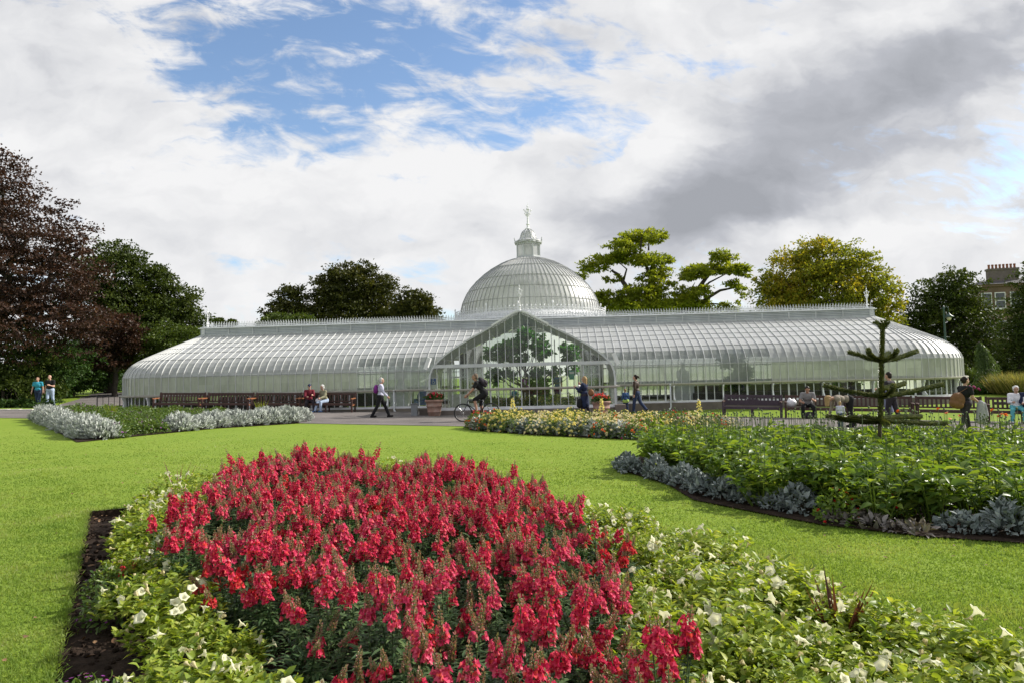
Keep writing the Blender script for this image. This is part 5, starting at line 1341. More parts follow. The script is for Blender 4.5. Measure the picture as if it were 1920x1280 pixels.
# left bed -----------------------------------------------------
lacy = [silver_proto('dusty_miller', .42, .46, 420, G_silver, .16, .3, True), silver_proto('dusty_miller', .38, .42, 380, G_silver, .15, .3, True), silver_proto('dusty_miller', .44, .40, 400, G_silver, .17, .3, True)]
lp1 = [g2(62, 786), g2(100, 804), g2(150, 824), g2(178, 822)]
for i, (x, y) in enumerate(along(lp1, .75)): plant(lacy[i % 3], x + .25, y + .25, 'mound of lacy silver dusty miller on the left side of the triangular bed', 'silver plant', 'silver mounds on the left side of the triangular bed', random.uniform(1.0, 1.25))
for i, (x, y) in enumerate(along([g2(308, 810), g2(420, 800), g2(552, 792)], .72)):
    for j in range(2): plant(lacy[(i + j) % 3], x + .1 * j, y + .3 + j * .8, 'mound of lacy silver dusty miller in the right half of the triangular bed', 'silver plant', 'silver mounds in the right half of the triangular bed', random.uniform(1.0, 1.25))
gpl = [bedding_proto('purple_petunia', .42, .42, 620, G_low, P_purple, 26, .03, 1, 6, .075), bedding_proto('purple_petunia', .36, .40, 560, G_low, P_purple, 12, .03, 1, 6, .075)]
k = 0
for x, y in scatter(LEFT_BED, .58, .3, .3):
    p = to_px((x, y, gz(x, y)))
    if p[0] > 318 and y < 23.6 + (p[0] - 318) * .006: continue
    if p[0] < 200 and dist_poly(LEFT_BED[:2] + [LEFT_BED[0]], x, y) < .8: continue
    if p[0] > 430: continue
    plant(gpl[k % 2], x, y, 'green bedding plant with dark purple blooms in the triangular bed', 'bedding plant', 'purple bedding plants in the triangular bed', random.uniform(.95, 1.15)); k += 1
for px, py, lab in ((208, 790, 'spiky yellow green grass tuft in the triangular bed'), (490, 782, 'thin spiky tuft behind the silver mounds of the triangular bed')):
    q = on_ground(px, py); n = 40; V, F = leaf4(np.zeros((n, 3)), rand_dirs(n) * [1, 1, 0] * .45 + [0, 0, 1], rand_dirs(n), rng.uniform(.6, .85, n), .03, .2)
    o = link_mesh('spiky_grass', fast_mesh('spiky_grass', V, F, L_fresh)); o.location = (q.x, q.y, gz(q.x, q.y)); tag(o, lab, 'grass plant')

# middle bed -----------------------------------------------------
lace2 = [silver_proto('silver_leaf_plant', .34, .32, 170, G_silver, .15, .55, False), silver_proto('silver_leaf_plant', .30, .34, 160, G_felt, .15, .55, False)]
mf = [g2(890, 804), g2(1000, 812), g2(1100, 817), g2(1200, 822)]
for i, (x, y) in enumerate(along(mf, .42)): plant(lace2[i % 2], x, y + .05, 'silver leaved plant along the front of the middle flower bed', 'silver plant', 'silver plants along the front of the middle bed', random.uniform(.9, 1.15))
for i, (x, y) in enumerate(along(mf, .60)): plant(lace2[(i + 1) % 2], x, y + .42, 'silver leaved plant along the front of the middle flower bed', 'silver plant', 'silver plants along the front of the middle bed', random.uniform(.9, 1.1))
kinds = {'yellow': bedding_proto('yellow_dahlia', .52, .30, 200, G_low, P_yellow, 26, .052, 3, 9, .07), 'cream': bedding_proto('cream_dahlia', .48, .32, 200, G_low, P_cream, 36, .048, 3, 9, .06), 'orange': bedding_proto('orange_dahlia', .50, .30, 220, G_low, P_orange, 18, .045, 3, 9, .07), 'scarlet': bedding_proto('scarlet_dahlia', .52, .28, 220, G_low, P_scar, 16, .045, 3, 9, .07), 'magenta': bedding_proto('magenta_dahlia', .48, .26, 240, G_low, P_mag, 9, .04, 3, 9, .07)}
for x, y in scatter(MID_BED, .40, .3, .12):
    p = to_px((x, y, gz(x, y) + .4))
    if p[1] > 798 + max(0, p[0] - 1000) * .02: continue
    px = p[0] + random.uniform(-14, 14)
    kd = ('scarlet' if random.random() < .55 else 'orange') if px < 925 else 'yellow' if px < 970 else 'cream' if px < 1035 and random.random() < .8 else 'yellow' if px < 1085 else ('cream' if random.random() < .65 else random.choice(('magenta', 'yellow'))) if px < 1120 else ('orange' if random.random() < .4 else 'cream') if px < 1160 else random.choice(('cream', 'cream', 'cream', 'yellow', 'scarlet', 'magenta', 'orange'))
    plant(kinds[kd], x, y, kd + ' flowered dahlia in the mixed middle bed', 'dahlia', kd + ' dahlias in the middle bed', random.uniform(.85, 1.15))
for px, py, lab in ((962, 795, 'tall pale yellow flower spike at the left of the middle bed'), (1129, 795, 'pale yellow flower spike in front of the right terracotta pot'), (1312, 800, 'pale yellow flower spike at the right end of the middle bed')):
    q = on_ground(px, py); n = 90; t = rng.random(n); a = rng.random(n) * 6.28
    P = np.stack([np.cos(a) * .07 * (1.15 - t), np.sin(a) * .07 * (1.15 - t), .48 + .42 * t + rng.normal(size=n) * .03], 1); V, F = leaf4(P, np.stack([np.cos(a), np.sin(a), t], 1) + rng.normal(size=(n, 3)) * .5, rand_dirs(n), .06, .045, .2)
    st = MB(); st.tube([(0, 0, 0), (0, 0, .9)], .012, 5); root = empty('yellow_spike', (q.x, q.y, gz(q.x, q.y)), 0, lab, 'flower', 'pale yellow spikes of the middle bed'); link_mesh('bloom', fast_mesh('bloom', V, F, P_yellow), root); st.build('stem', G_stem, root)

# grass blades on the near lawn -------------------------------
n = 420000
yy_ = 2.6 + (24 - 2.6) * rng.random(n * 2) ** 2.0; xx_ = (rng.random(n * 2) * 2 - 1) * .82 * yy_
# quick polygon test with numpy
def np_inside(poly, X, Y):
    c = np.zeros(len(X), bool); j = len(poly) - 1
    for i in range(len(poly)):
        xi, yi = poly[i]; xj, yj = poly[j]
        cond = ((yi > Y) != (yj > Y)) & (X < (xj - xi) * (Y - yi) / (yj - yi + 1e-12) + xi); c ^= cond; j = i
    return c
ok = ~np_inside(nb, xx_, yy_) & ~np_inside(BIG_BED, xx_, yy_) & ~np_inside(LEFT_BED, xx_, yy_) & ~np_inside(MID_BED, xx_, yy_) & ~np_inside(path_poly, xx_, yy_) & (rng.random(len(xx_)) > np.clip((yy_ - 7) / 16, 0, 1) ** .7)
xx_, yy_ = xx_[ok][:n], yy_[ok][:n]
zz_ = 0.03 - 0.023 * np.clip(xx_, -30, 24)
P = np.stack([xx_, yy_, zz_ - .004], 1); A = rng.normal(size=(len(P), 3)) * [.55, .55, 0] + [0, 0, 1]; L = rng.uniform(.016, .038, len(P)) * np.clip(1.25 - yy_ / 32, .6, 1) * (1 + .25 * np.sin(xx_ * 2.1) * np.sin(yy_ * 1.7))
S = unit(np.cross(A, rand_dirs(len(P)))); w = (.0022 + .00055 * yy_)[:, None]; T = P + unit(A) * L[:, None]
V = np.stack([P - S * w, P + S * w, T], 1).reshape(-1, 3); F = np.arange(len(P) * 3).reshape(-1, 3)
L_grass = leafmat('grass_blade', [(0, (0.101, 0.178, 0.029)), (.45, (0.178, 0.267, 0.054)), (.85, (0.279, 0.338, 0.098)), (1, (0.451, 0.415, 0.319))], .5, .6, .15, (1.2, 1.15, .5), .55, 1.1)
tag(link_mesh('grass', fast_mesh('grass', V, F, L_grass)), kind='stuff')
# long fringe hanging over the cut edge
P = []
for a, b_ in zip(hole, hole[1:]):
    Lg = math.hypot(a[0] - b_[0], a[1] - b_[1])
    for i in range(int(Lg * 420)):
        t = random.random(); P.append((a[0] + (b_[0] - a[0]) * t + random.gauss(0, .02), a[1] + (b_[1] - a[1]) * t + random.gauss(0, .02)))
P = np.array([(x, y, gz(x, y) - .005) for x, y in P]); n = len(P)
A = rng.normal(size=(n, 3)) * [.7, .7, .2] + [0, 0, .75]; V, F = leaf4(P, A, rand_dirs(n), rng.uniform(.025, .06, n), .006, .1)
tag(link_mesh('edge_grass', fast_mesh('edge_grass', V, F, L_grass)), kind='stuff')

n = 260; yl = 3 + 15 * rng.random(n) ** 1.3; xl = (rng.random(n) * 2 - 1) * .8 * yl; ok = ~np_inside(nb, xl, yl) & ~np_inside(BIG_BED, xl, yl) & ~np_inside(LEFT_BED, xl, yl); xl, yl = xl[ok], yl[ok]; n = len(xl)
P = np.stack([xl, yl, 0.03 - 0.023 * xl + .028], 1); V, F = leaf8(P, rand_dirs(n) * [1, 1, .15], np.tile([0, 0, 1.0], (n, 1)) + rng.normal(size=(n, 3)) * .35, rng.uniform(.02, .05, n), rng.uniform(.015, .03, n), -.2)
tag(link_mesh('lawn_leaves', fast_mesh('lawn_leaves', V, F, M_dry)), kind='stuff')
# monkey puzzle tree -------------------------------------------------
M_mp = leafmat('monkey_puzzle_scale', [(0, (.050, .070, .018)), (.6, (.105, .130, .032)), (1, (.25, .26, .10))], .2, .35, .5, (1.2, 1.1, .5))
b_ = Vector((mp_x, MPY, gz(mp_x, MPY))); root = empty('monkey_puzzle', b_, 0, 'young monkey puzzle tree with tiers of spiky arms rising from the dahlia bed', 'tree')
tk = MB(); tpts = [Vector((0, 0, -.05))] + [at(x, y, MPY) - b_ for x, y in ((1648, 845), (1650, 790), (1652, 740), (1653, 670), (1655, 612))]
tk.tube(tpts, [.042, .038, .033, .028, .024, .02], 9); tk.build('trunk', mat('monkey_puzzle_trunk', (.085, .07, .04), .9, .4, 20, .8, 60), root, True)
def scaly(pts, r0, r1, n, ln):
    """a limb clothed in stiff pointed leaves"""
    pts = [np.array(p) for p in pts]; seg = np.array([np.linalg.norm(b - a) for a, b in zip(pts, pts[1:])]); cum = np.concatenate([[0], np.cumsum(seg)]) / seg.sum()
    t = rng.random(n); k = np.clip(np.searchsorted(cum, t) - 1, 0, len(seg) - 1); f = (t - cum[k]) / (cum[k + 1] - cum[k])
    a = np.array([pts[i] for i in k]); b = np.array([pts[i + 1] for i in k]); p = a + (b - a) * f[:, None]; d = unit(b - a)
    o = rand_dirs(n); o = unit(o - d * (o * d).sum(1)[:, None]); r = r0 + (r1 - r0) * t
    return leaf4(p + o * (r * .8)[:, None], d * .85 + o * .72, o, ln * rng.uniform(.75, 1.2, n), ln * .34, .15)
cr_ = [scaly(tpts[2:], .04, .035, 900, .055)]
link_mesh('trunk_scales', mesh_of('trunk_scales', [scaly(tpts[2:], .031, .024, 2600, .052)], M_mp), root)
def arm(pix, dy, r=.024, n=None):
    m = len(pix); P = [at(px, py, MPY + dy * i / (m - 1)) - b_ for i, (px, py) in enumerate(pix)]
    mb = MB(); mb.tube(P, [r * .9 - r * .35 * i / (m - 1) for i in range(m)], 7); V2 = np.array(mb.v); F2 = []
    for f in mb.f:
        for q in range(1, len(f) - 1): F2.append([f[0], f[q], f[q + 1]])
    L = sum((P[i + 1] - P[i]).length for i in range(m - 1)); k = n or int(900 * L)
    sc_ = scaly(P, r, r * .9, int(k * 1.5), .052)
    link_mesh('branch', fast_mesh('branch', *cat([(V2, np.array(F2)), sc_]), M_mp), root)
for pix, dy in [
    ([(1655, 618), (1648, 608), (1641, 604)], .1), ([(1655, 618), (1662, 608), (1664, 604)], -.1), ([(1655, 616), (1655, 603)], .0),
    ([(1652, 675), (1630, 672), (1608, 664), (1592, 660)], .1), ([(1653, 675), (1680, 672), (1702, 664), (1718, 658)], .1), ([(1652, 676), (1638, 670), (1630, 662), (1628, 656)], -.3), ([(1653, 677), (1668, 672), (1678, 664), (1681, 657)], -.35), ([(1653, 674), (1660, 668), (1666, 662)], .45),
    ([(1652, 742), (1620, 738), (1580, 731), (1545, 722)], .15), ([(1653, 742), (1690, 737), (1730, 728), (1766, 720)], .1), ([(1652, 744), (1664, 740), (1672, 732), (1675, 722)], -.45), ([(1652, 728), (1668, 725), (1684, 722), (1695, 718)], .4), ([(1652, 742), (1645, 735), (1655, 727)], .4),
    ([(1650, 786), (1620, 780), (1585, 783), (1550, 779)], .2), ([(1650, 784), (1690, 780), (1725, 780)], .5), ([(1650, 788), (1690, 790), (1735, 793), (1775, 793)], -.3), ([(1650, 790), (1620, 790), (1585, 786), (1565, 782)], -.35), ([(1650, 786), (1660, 792), (1664, 794)], -.7)]: arm(pix, dy)
# ---------------------------------------------------------------- street furniture
M_wood = mat('dark_stained_wood', (0.062, 0.030, 0.024), 0.55, 0.35, 7, 0.3, 40)
M_wood2 = mat('orange_brown_wood', (0.24, 0.095, 0.04), 0.5, 0.3, 7, 0.3, 40)
M_woodp = mat('purplish_painted_wood', (0.055, 0.036, 0.050), 0.5, 0.25, 6, 0.2, 40)
M_iron = mat('black_iron', (0.025, 0.026, 0.028), 0.5, 0.2, 8)
M_terra = mat('terracotta', (0.36, 0.185, 0.125), 0.85, 0.25, 4, 0.4, 25, stops=[(0.25, (.22, .145, .115)), (.5, (.31, .185, .145)), (.78, (.40, .31, .27))])
def bench(x0, y0, x1, y1, label, group, m=M_wood, arms=M_wood, solid=False):
    """long slatted park bench; (x0, y0)-(x1, y1) is the line of its back, it faces the camera"""
    a = Vector((x0, y0, 0)); b = Vector((x1, y1, 0)); d = b - a; L = d.length; c = (a + b) / 2
    root = empty('park_bench', (c.x, c.y, gz(c.x, c.y)), math.atan2(d.y, d.x), label, 'bench', group)
    tilt = math.atan2(gz(x1, y1) - gz(x0, y0), L); root.rotation_euler = (0, -tilt, math.atan2(d.y, d.x))
    h = L / 2 - .06
    s = MB()
    for k in range(5): s.box((0, -.16 - k * .088, .44 - .003 * abs(k - 3)), (2 * h + .04, .075, .03))
    s.box((0, -.53, .39), (2 * h - .06, .04, .09)); s.build('seat', m, root)
    bk = MB(); up = lambda z: (z - .44) * .16
    bk.bar((-h, up(.86), .88), (h, up(.86), .88), .045, .10); bk.bar((-h, up(.52), .52), (h, up(.52), .52), .04, .06)
    n = round(2 * h / .155)
    for k in range(n + 1):
        x = -h + .05 + (2 * h - .1) * k / n
        bk.bar((x, up(.53), .53), (x, up(.84), .84), .07 if not solid else .075, .022, (0, 1, 0))
    if solid:
        bk.bar((-h + .05, up(.6) - .005, .62), (h - .05, up(.6) - .005, .62), .03, .17); bk.bar((-h + .05, up(.8), .80), (h - .05, up(.8), .80), .03, .03)
        bk.box((0, up(.7) - .02, .70), (.5, .02, .12))
    bk.build('backrest', m, root)
    for sx in (-1, 1):
        x = sx * (h + .03)
        l = MB(); l.bar((x, .02, 0), (x, .03, .45), .07, .07); l.bar((x, .03, .44), (x, up(.95) + .01, .95), .07, .06); l.build('leg', m, root)
        l = MB(); l.bar((x, -.52, 0), (x, -.54, .66), .07, .07); l.build('leg', m, root)
        ar = MB(); ar.bar((x, .07, .68), (x, -.60, .66), .085, .045); ar.ellipsoid((x, -.60, .66), (.045, .04, .03), nu=8, nv=5)
        ar.bar((x, -.52, .36), (x, 0, .36), .05, .06); ar.build('armrest', arms, root)
    for sx in (-1, 1): br = MB(); br.bar((sx * h * .98, -.5, .33), (sx * h * .86, -.5, .40), .04, .05); br.build('brace', m, root)
    if L > 2.2:
        br = MB(); br.bar((0, -.51, 0), (0, -.51, .40), .06, .06); br.build('leg', m, root); br = MB(); br.bar((0, 0, 0), (0, .01, .42), .06, .06); br.build('leg', m, root)
    return root
# the row against the left wing
Yl = 32.35
xs_ = [at(px, 770, Yl + .055 * -0).x for px in (264, 361, 458, 553, 660)]
bl_lab = ['leftmost slatted bench against the left glass wing, with orange brown arms', 'second slatted bench from the left against the left glass wing', 'third slatted bench from the left, just left of the seated pair', 'slatted bench with the seated pair on it']
SEAT = {}
for i in range(4):
    xa, xb = xs_[i] + .05, xs_[i + 1] - .05
    ya, yb = [33.49 - math.tan(BTH) * (x - .57) - .75 for x in (xa, xb)]
    bench(xa, ya, xb, yb, bl_lab[i], 'benches along the left wing', M_wood, M_wood2)
# the row along the lawn on the right
rp = [(1356, 29.6), (1470, 28.55), (1592, 27.6), (1714, 26.7), (1845, 25.75), (1990, 24.7)]
rl_lab = ['purplish bench with a solid plaque panel, first of the right row', 'dark bench with the seated man and the white carrier bag', 'dark bench behind the bending woman and the monkey puzzle tree', 'slatted bench behind the woman with the shoulder bag', 'slatted bench with the white haired woman, at the right picture edge']
RB = [(at(px, 780, Y).x, Y) for px, Y in rp]
for i in range(5):
    (xa, ya), (xb, yb) = RB[i], RB[i + 1]; dx, dy = (xb - xa), (yb - ya); L = math.hypot(dx, dy)
    bench(xa + dx / L * .05, ya + dy / L * .05, xb - dx / L * .05, yb - dy / L * .05, rl_lab[i], 'benches along the right lawn', M_woodp if i == 0 else M_wood, M_wood, i == 0)
# terracotta pots
G_ger = leafmat('geranium_leaf', [(0, (.04, .085, .02)), (1, (.09, .15, .04))], .3)
P_ger = leafmat('red_geranium_petal', [(0, (.42, .01, .04)), (1, (.66, .03, .08))], .3); P_gpk = leafmat('pink_red_petal', [(0, (.62, .03, .05)), (.7, (.75, .08, .06)), (1, (.75, .25, .30))], .3)
for px, py, lab, pm_ in ((813, 780, 'terracotta pot of deep red flowers left of the porch', P_ger), (1130, 785, 'terracotta pot of bright red and pink flowers right of the porch', P_gpk)):
    q = on_ground(px, py); root = empty('flower_pot', (q.x, q.y + .3, gz(q.x, q.y) + .012), 0, lab, 'flower pot', 'terracotta pots beside the porch')
    mb = MB(); mb.lathe([(.24, 0), (.26, .03), (.285, .16), (.305, .17), (.305, .20), (.29, .21), (.325, .40), (.345, .41), (.345, .45), (.33, .46), (.355, .60), (.40, .62), (.41, .68), (.40, .71), (.35, .71), (.33, .62), (.01, .60)], (0, 0, 0), 28); mb.build('pot', M_terra, root, True)
    V, F = leaves_in([((0, 0, .76), (.34, .34, .14))], 900, .09, clump_n=9, clump_r=.06, flat=.8, aspect=.8); link_mesh('foliage', fast_mesh('foliage', V, F, G_ger), root)
    fl_ = []
    for i in range(46):
        a = random.random() * 6.28; r = .38 * random.random() ** .5; c = np.array([r * math.cos(a), r * math.sin(a), .80 + .17 * (1 - (r / .4) ** 2) + random.uniform(-.03, .05)])
        for k in range(3): fl_.append(disc_flower(c + rng.normal(size=3) * .02, rng.normal(size=3) * .5 + [0, -.3, .7], .035, 5, 1, .1, 1.0))
    link_mesh('blooms', mesh_of('blooms', fl_, pm_), root)
# grey bin, kerb stones, low iron fence, blue chair and table inside, mat on lawn
q = on_ground(776, 779); root = empty('litter_bin', (q.x, q.y + .2, gz(q.x, q.y) + .012), 0, 'small grey litter bin by the glass left of the porch', 'bin')
mb = MB(); mb.box((0, 0, .24), (.26, .26, .48)); mb.box((0, 0, .025), (.3, .3, .05)); mb.build('body', mat('grey_plastic', (.22, .23, .24), .6, .12), root); mb = MB(); mb.box((0, 0, .50), (.29, .29, .045)); mb.box((0, -.02, .53), (.2, .16, .02)); mb.build('lid', mat('dark_grey_plastic', (.13, .135, .14), .6, .12), root)
M_kerb = mat('pale_kerb_stone', (.50, .47, .42), .85, .2, 5, .4, 30)
for px, lab in ((4, 'pale kerb stone at the left picture edge'), (26, 'middle pale kerb stone of the three by the shrubs'), (50, 'pale kerb stone nearest the walking couple')):
    q = on_ground(px, 769); mb = MB(); mb.box((0, 0, .02), (.72, .28, .12)); o = mb.build('kerb_stone', M_kerb); o.location = (q.x, q.y, gz(q.x, q.y)); o.rotation_euler = (0, 0, .05)
    bv = o.modifiers.new('b', 'BEVEL'); bv.width = .025; bv.segments = 2; tag(o, lab, 'kerb stone', 'pale kerb stones at the left')
fa, fb = on_ground(182, 766), on_ground(224, 768); fa2 = Vector(bw(-22.6, 3.2)); fp = [Vector((fa.x, fa.y, 0)), Vector((fb.x - .1, fb.y + 1.0, 0)), Vector((fa2.x, fa2.y, 0))]
root = empty('iron_railing', (fp[0].x, fp[0].y, gz(fp[0].x, fp[0].y)), 0, 'low black iron railing at the left end of the glasshouse', 'railing')
rl_ = MB(); fp = [fp[0], Vector((fa.x + .9, fa.y + 3.2, 0)), Vector((fa.x + 2.4, fa.y + 5.6, 0))]
for a, b_ in zip(fp, fp[1:]):
    n = 9
    for z in (.12, .62): rl_.bar((a.x - fp[0].x, a.y - fp[0].y, z + .0), (b_.x - fp[0].x, b_.y - fp[0].y, z), .03, .03)
    for k in range(n):
        p = a.lerp(b_, k / n) - fp[0]; rl_.bar((p.x, p.y, -.1), (p.x, p.y, .66 if k % 4 else .74), .022 if k % 4 else .04, .022 if k % 4 else .04)
rl_.build('rails', M_iron, root)
M_bluec = mat('blue_plastic', (.07, .12, .28), .5, .12)
b_ = bw(-5.25, .9, .15); root = empty('armchair', b_, -BTH, 'blue armchair seen through the glass left of the porch', 'chair')
mb = MB(); mb.box((0, 0, .36), (.62, .56, .16)); mb.build('seat', M_bluec, root); mb = MB(); mb.ellipsoid((0, .26, .66), (.33, .09, .36)); mb.build('backrest', M_bluec, root, True)
for s in (-1, 1):
    mb = MB(); mb.box((s * .33, -.02, .42), (.10, .52, .34)); mb.build('armrest', M_bluec, root)
    for y in (-.22, .22): mb = MB(); mb.box((s * .27, y, .14), (.05, .05, .28)); mb.build('leg', M_iron, root)
q = on_ground(1888, 757); mb = MB(); mb.box((0, 0, .05), (.95, .5, .08)); mb.box((0, 0, .10), (.85, .42, .03)); o = mb.build('drain_cover', M_iron); o.location = q; tag(o, 'flat black cover lying on the far lawn at the right edge', 'cover')

# ---------------------------------------------------------------- people
SKIN = mat('skin', (.46, .27, .19), .55, .08, 8)
SKIN2 = mat('tanned_skin', (.38, .21, .14), .55, .08, 8)
M_eye = mat('dark_eye', (.03, .025, .02), .3, .05)
_cl = {}
def cloth(nm, col, rough=.85):
    if nm not in _cl: _cl[nm] = mat(nm, col, rough, .22, 9, .3, 45, spec=.15)
    return _cl[nm]
def person(label, x, y, heading, H=1.7, skin=SKIN, top=None, bottom=None, shoes=None, hair=None, style='short', lean=4, hipz=None, legs=((12, 8), (-14, 12)), arms=((10, 15), (-10, 15)), abd=(8, 8), twist=0, head=(0, 0), sleeve='long', leg='long', wide=1.0, group=None, z=None, coat=0.0, knee=(0, 0), tilt=0.0):
    """local frame: +X forwards, +Y left; angles in degrees: legs (thigh forwards, knee bend), arms (forwards, elbow bend)"""
    s = H / 1.7; z0 = (gz(x, y) + .014) if z is None else z
    root = empty('person', (x, y, z0), R(heading), label, 'person', group)
    S = lambda *v: Vector(v) * s
    sag = lambda a: Vector((math.sin(R(a)), 0, math.cos(R(a))))
    J = {}
    def leg_pts(P, side, th, kn, ab):
        h = P + S(0, side * .09, -.02); ab_ = R(ab)
        d = Vector((math.sin(R(th)), side * math.sin(ab_), -math.cos(R(th)) * math.cos(ab_))); k = h + d.normalized() * .41 * s
        d2 = Vector((math.sin(R(th - kn)), side * math.sin(ab_) * .3, -math.cos(R(th - kn)))); a = k + d2.normalized() * .41 * s
        f = a + S(.155, side * .015, -.045); heel = a + S(-.05, 0, -.05)
        if th - kn < -35: f = a + S(.03, 0, -.14); heel = a + S(-.07, 0, -.03)
        return h, k, a, f, heel
    P = Vector((0, 0, 0))
    LG = [leg_pts(P, sd_, *legs[i], knee[i]) for i, sd_ in enumerate((1, -1))]
    low = min(min(q[3].z - .035 * s, q[4].z - .04 * s) for q in LG)
    P = Vector((0, 0, -low if hipz is None else hipz))
    LG = [leg_pts(P, sd_, *legs[i], knee[i]) for i, sd_ in enumerate((1, -1))]
    sp = sag(lean); sp.y = math.sin(R(tilt)); sp.normalize()
    waist = P + sp * .13 * s; chest = P + sag(lean * 1.05) * .36 * s; nb = P + sag(lean) .lerp(sag(lean * 1.1), .5) * .52 * s
    hd = sag(lean * .55 + head[0]); hc = nb + hd * .175 * s + S(.025, 0, 0)
    tw = Matrix.Rotation(R(twist), 3, 'Z')
    AR = []
    for i, sd_ in enumerate((1, -1)):
        sh = nb - sp * .045 * s + tw @ S(0, sd_ * .175 * wide, 0)
        a, e = arms[i]; b = R(abd[i])
        d = tw @ Vector((math.sin(R(a)) * math.cos(b), sd_ * math.sin(b), -math.cos(R(a)) * math.cos(b))); el = sh + d * .285 * s
        inw = -.35 * sd_ * (e > 50)
        d2 = tw @ Vector((math.sin(R(a + e)), inw + sd_ * math.sin(b) * .3, -math.cos(R(a + e)))).normalized(); wr = el + d2 * .245 * s
        AR.append((sh, el, wr, d2))
    m = MB()
    # head: skull, jaw, nose, ears; neck
    Hy = Matrix.Rotation(R(head[1]), 3, 'Z') @ Matrix.Rotation(R(lean * .55 + head[0]), 3, 'Y')
    hp = lambda *v: hc + Hy @ S(*v)
    m.ellipsoid(hp(-.008, 0, .03), (.098 * s, .077 * s, .095 * s), Hy); m.ellipsoid(hp(.022, 0, -.035), (.072 * s, .062 * s, .085 * s), Hy)
    m.capsule(hp(.088, 0, .012), hp(.112, 0, -.022), .012 * s, .017 * s, 6); m.ellipsoid(hp(.078, 0, -.062), (.018 * s, .026 * s, .014 * s), Hy, 8, 5)
    for q in (1, -1): m.ellipsoid(hp(-.005, q * .08, 0), (.02 * s, .011 * s, .032 * s), Hy, 8, 5)
    m.capsule(nb - sp * .05 * s, hp(-.015, 0, -.06), .058 * s, .052 * s)
    w = wide
    m.capsule(P + S(0, .05 * w, .0), P + S(0, -.05 * w, .0), .125 * s * w, .125 * s * w); m.ellipsoid(waist, (.105 * s * w, .14 * s * w, .15 * s), Matrix.Rotation(R(lean), 3, 'Y'))
    m.ellipsoid(chest, (.115 * s * w, .165 * s * w, .20 * s), Matrix.Rotation(R(lean), 3, 'Y')); m.capsule(AR[0][0], AR[1][0], .062 * s, .062 * s)
    for (h, k, a, f, heel) in LG:
        m.capsule(h, k, .088 * s * w, .058 * s); m.capsule(k, k.lerp(a, .35), .056 * s, .058 * s); m.capsule(k.lerp(a, .35), a, .058 * s, .038 * s); m.capsule(heel, f, .038 * s, .03 * s); m.capsule(a, heel, .04 * s, .036 * s)
    for i, (sh, el, wr, d2) in enumerate(AR):
        m.capsule(sh, el, .053 * s * min(w, 1.1), .041 * s); m.capsule(el, wr, .041 * s, .028 * s)
        sd_ = (1, -1)[i]; across = d2.cross(Vector((0, sd_, 0))); across = across.normalized() if across.length > .1 else Vector((1, 0, 0))
        pal = wr + d2 * .085 * s; m.capsule(wr, pal, .026 * s, .030 * s, 8); m.capsule(wr + across * .016 * s, pal + across * .02 * s, .022 * s, .022 * s, 8); m.capsule(wr - across * .012 * s, pal - across * .02 * s, .02 * s, .02 * s, 8)
        inn = Vector((0, -sd_, 0))
        for k, (o_, ln_) in enumerate(((.033, .066), (.012, .078), (-.010, .072), (-.031, .056))):
            b0_ = pal + across * o_ * s; b1 = b0_ + (d2 + inn * .25).normalized() * ln_ * .55 * s; b2 = b1 + (d2 * .7 + inn * .8).normalized() * ln_ * .5 * s
            m.capsule(b0_, b1, .0105 * s, .0098 * s, 6); m.capsule(b1, b2, .0098 * s, .009 * s, 6)
        t0 = wr + d2 * .03 * s + across * .03 * s; m.capsule(t0, t0 + (across * .8 + d2 + inn * .4).normalized() * .06 * s, .013 * s, .010 * s, 6)
    me = remesh(m, .0115 * s); me.materials.append(skin); link_mesh('body', me, root)
    for q in (1, -1):
        e_ = MB(); e_.ellipsoid(hp(.086, q * .031, .012), (.009 * s, .013 * s, .008 * s), Hy, 8, 5); e_.build('eye', M_eye, root)
    if top is not None:
        t = MB(); g = .016 * s
        t.ellipsoid(waist - sp * .04 * s, (.115 * s * w + g, .15 * s * w + g, .17 * s), Matrix.Rotation(R(lean), 3, 'Y')); t.ellipsoid(chest, (.118 * s * w + g, .168 * s * w + g, .205 * s), Matrix.Rotation(R(lean), 3, 'Y'))
        t.capsule(AR[0][0], AR[1][0], .064 * s + g, .064 * s + g); t.capsule(nb - sp * .06 * s, nb - sp * .01 * s, .07 * s, .062 * s)
        for sh, el, wr, d2 in AR:
            if sleeve == 'long': t.capsule(sh, el, .056 * s + g, .046 * s + g); t.capsule(el, wr - d2 * .015 * s, .046 * s + g, .034 * s + g)
            elif sleeve == 'short': t.capsule(sh, sh.lerp(el, .55), .056 * s + g, .052 * s + g)
        if coat: t.capsule(P + S(0, .05, -.02), P + S(-.03, .05, -coat), .15 * s, .16 * s); t.capsule(P + S(0, -.05, -.02), P + S(-.03, -.05, -coat), .15 * s, .16 * s)
        me = remesh(t, .013 * s); me.materials.append(top); link_mesh('top', me, root)
    if bottom is not None:
        t = MB(); g = .015 * s
        t.capsule(P + S(0, .05 * w, .01), P + S(0, -.05 * w, .01), .127 * s * w + g, .127 * s * w + g)
        for (h, k, a, f, heel) in LG:
            t.capsule(h, k, .09 * s * w + g, .06 * s + g)
            if leg == 'long': t.capsule(k, a + (k - a) * .03, .06 * s + g, .044 * s + g * 1.4)
            elif leg == 'crop': t.capsule(k, a + (k - a) * .4, .06 * s + g, .052 * s + g)
        me = remesh(t, .013 * s); me.materials.append(bottom); link_mesh('trousers', me, root)
    if shoes is not None:
        for (h, k, a, f, heel) in LG:
            t = MB(); t.capsule(heel, f, .044 * s, .04 * s); t.capsule(a - (a - heel) * .4, heel, .045 * s, .045 * s); t.capsule(heel - S(0, 0, .012), f - S(0, 0, .008), .042 * s, .036 * s)
            me = remesh(t, .011 * s); me.materials.append(shoes); link_mesh('shoe', me, root)
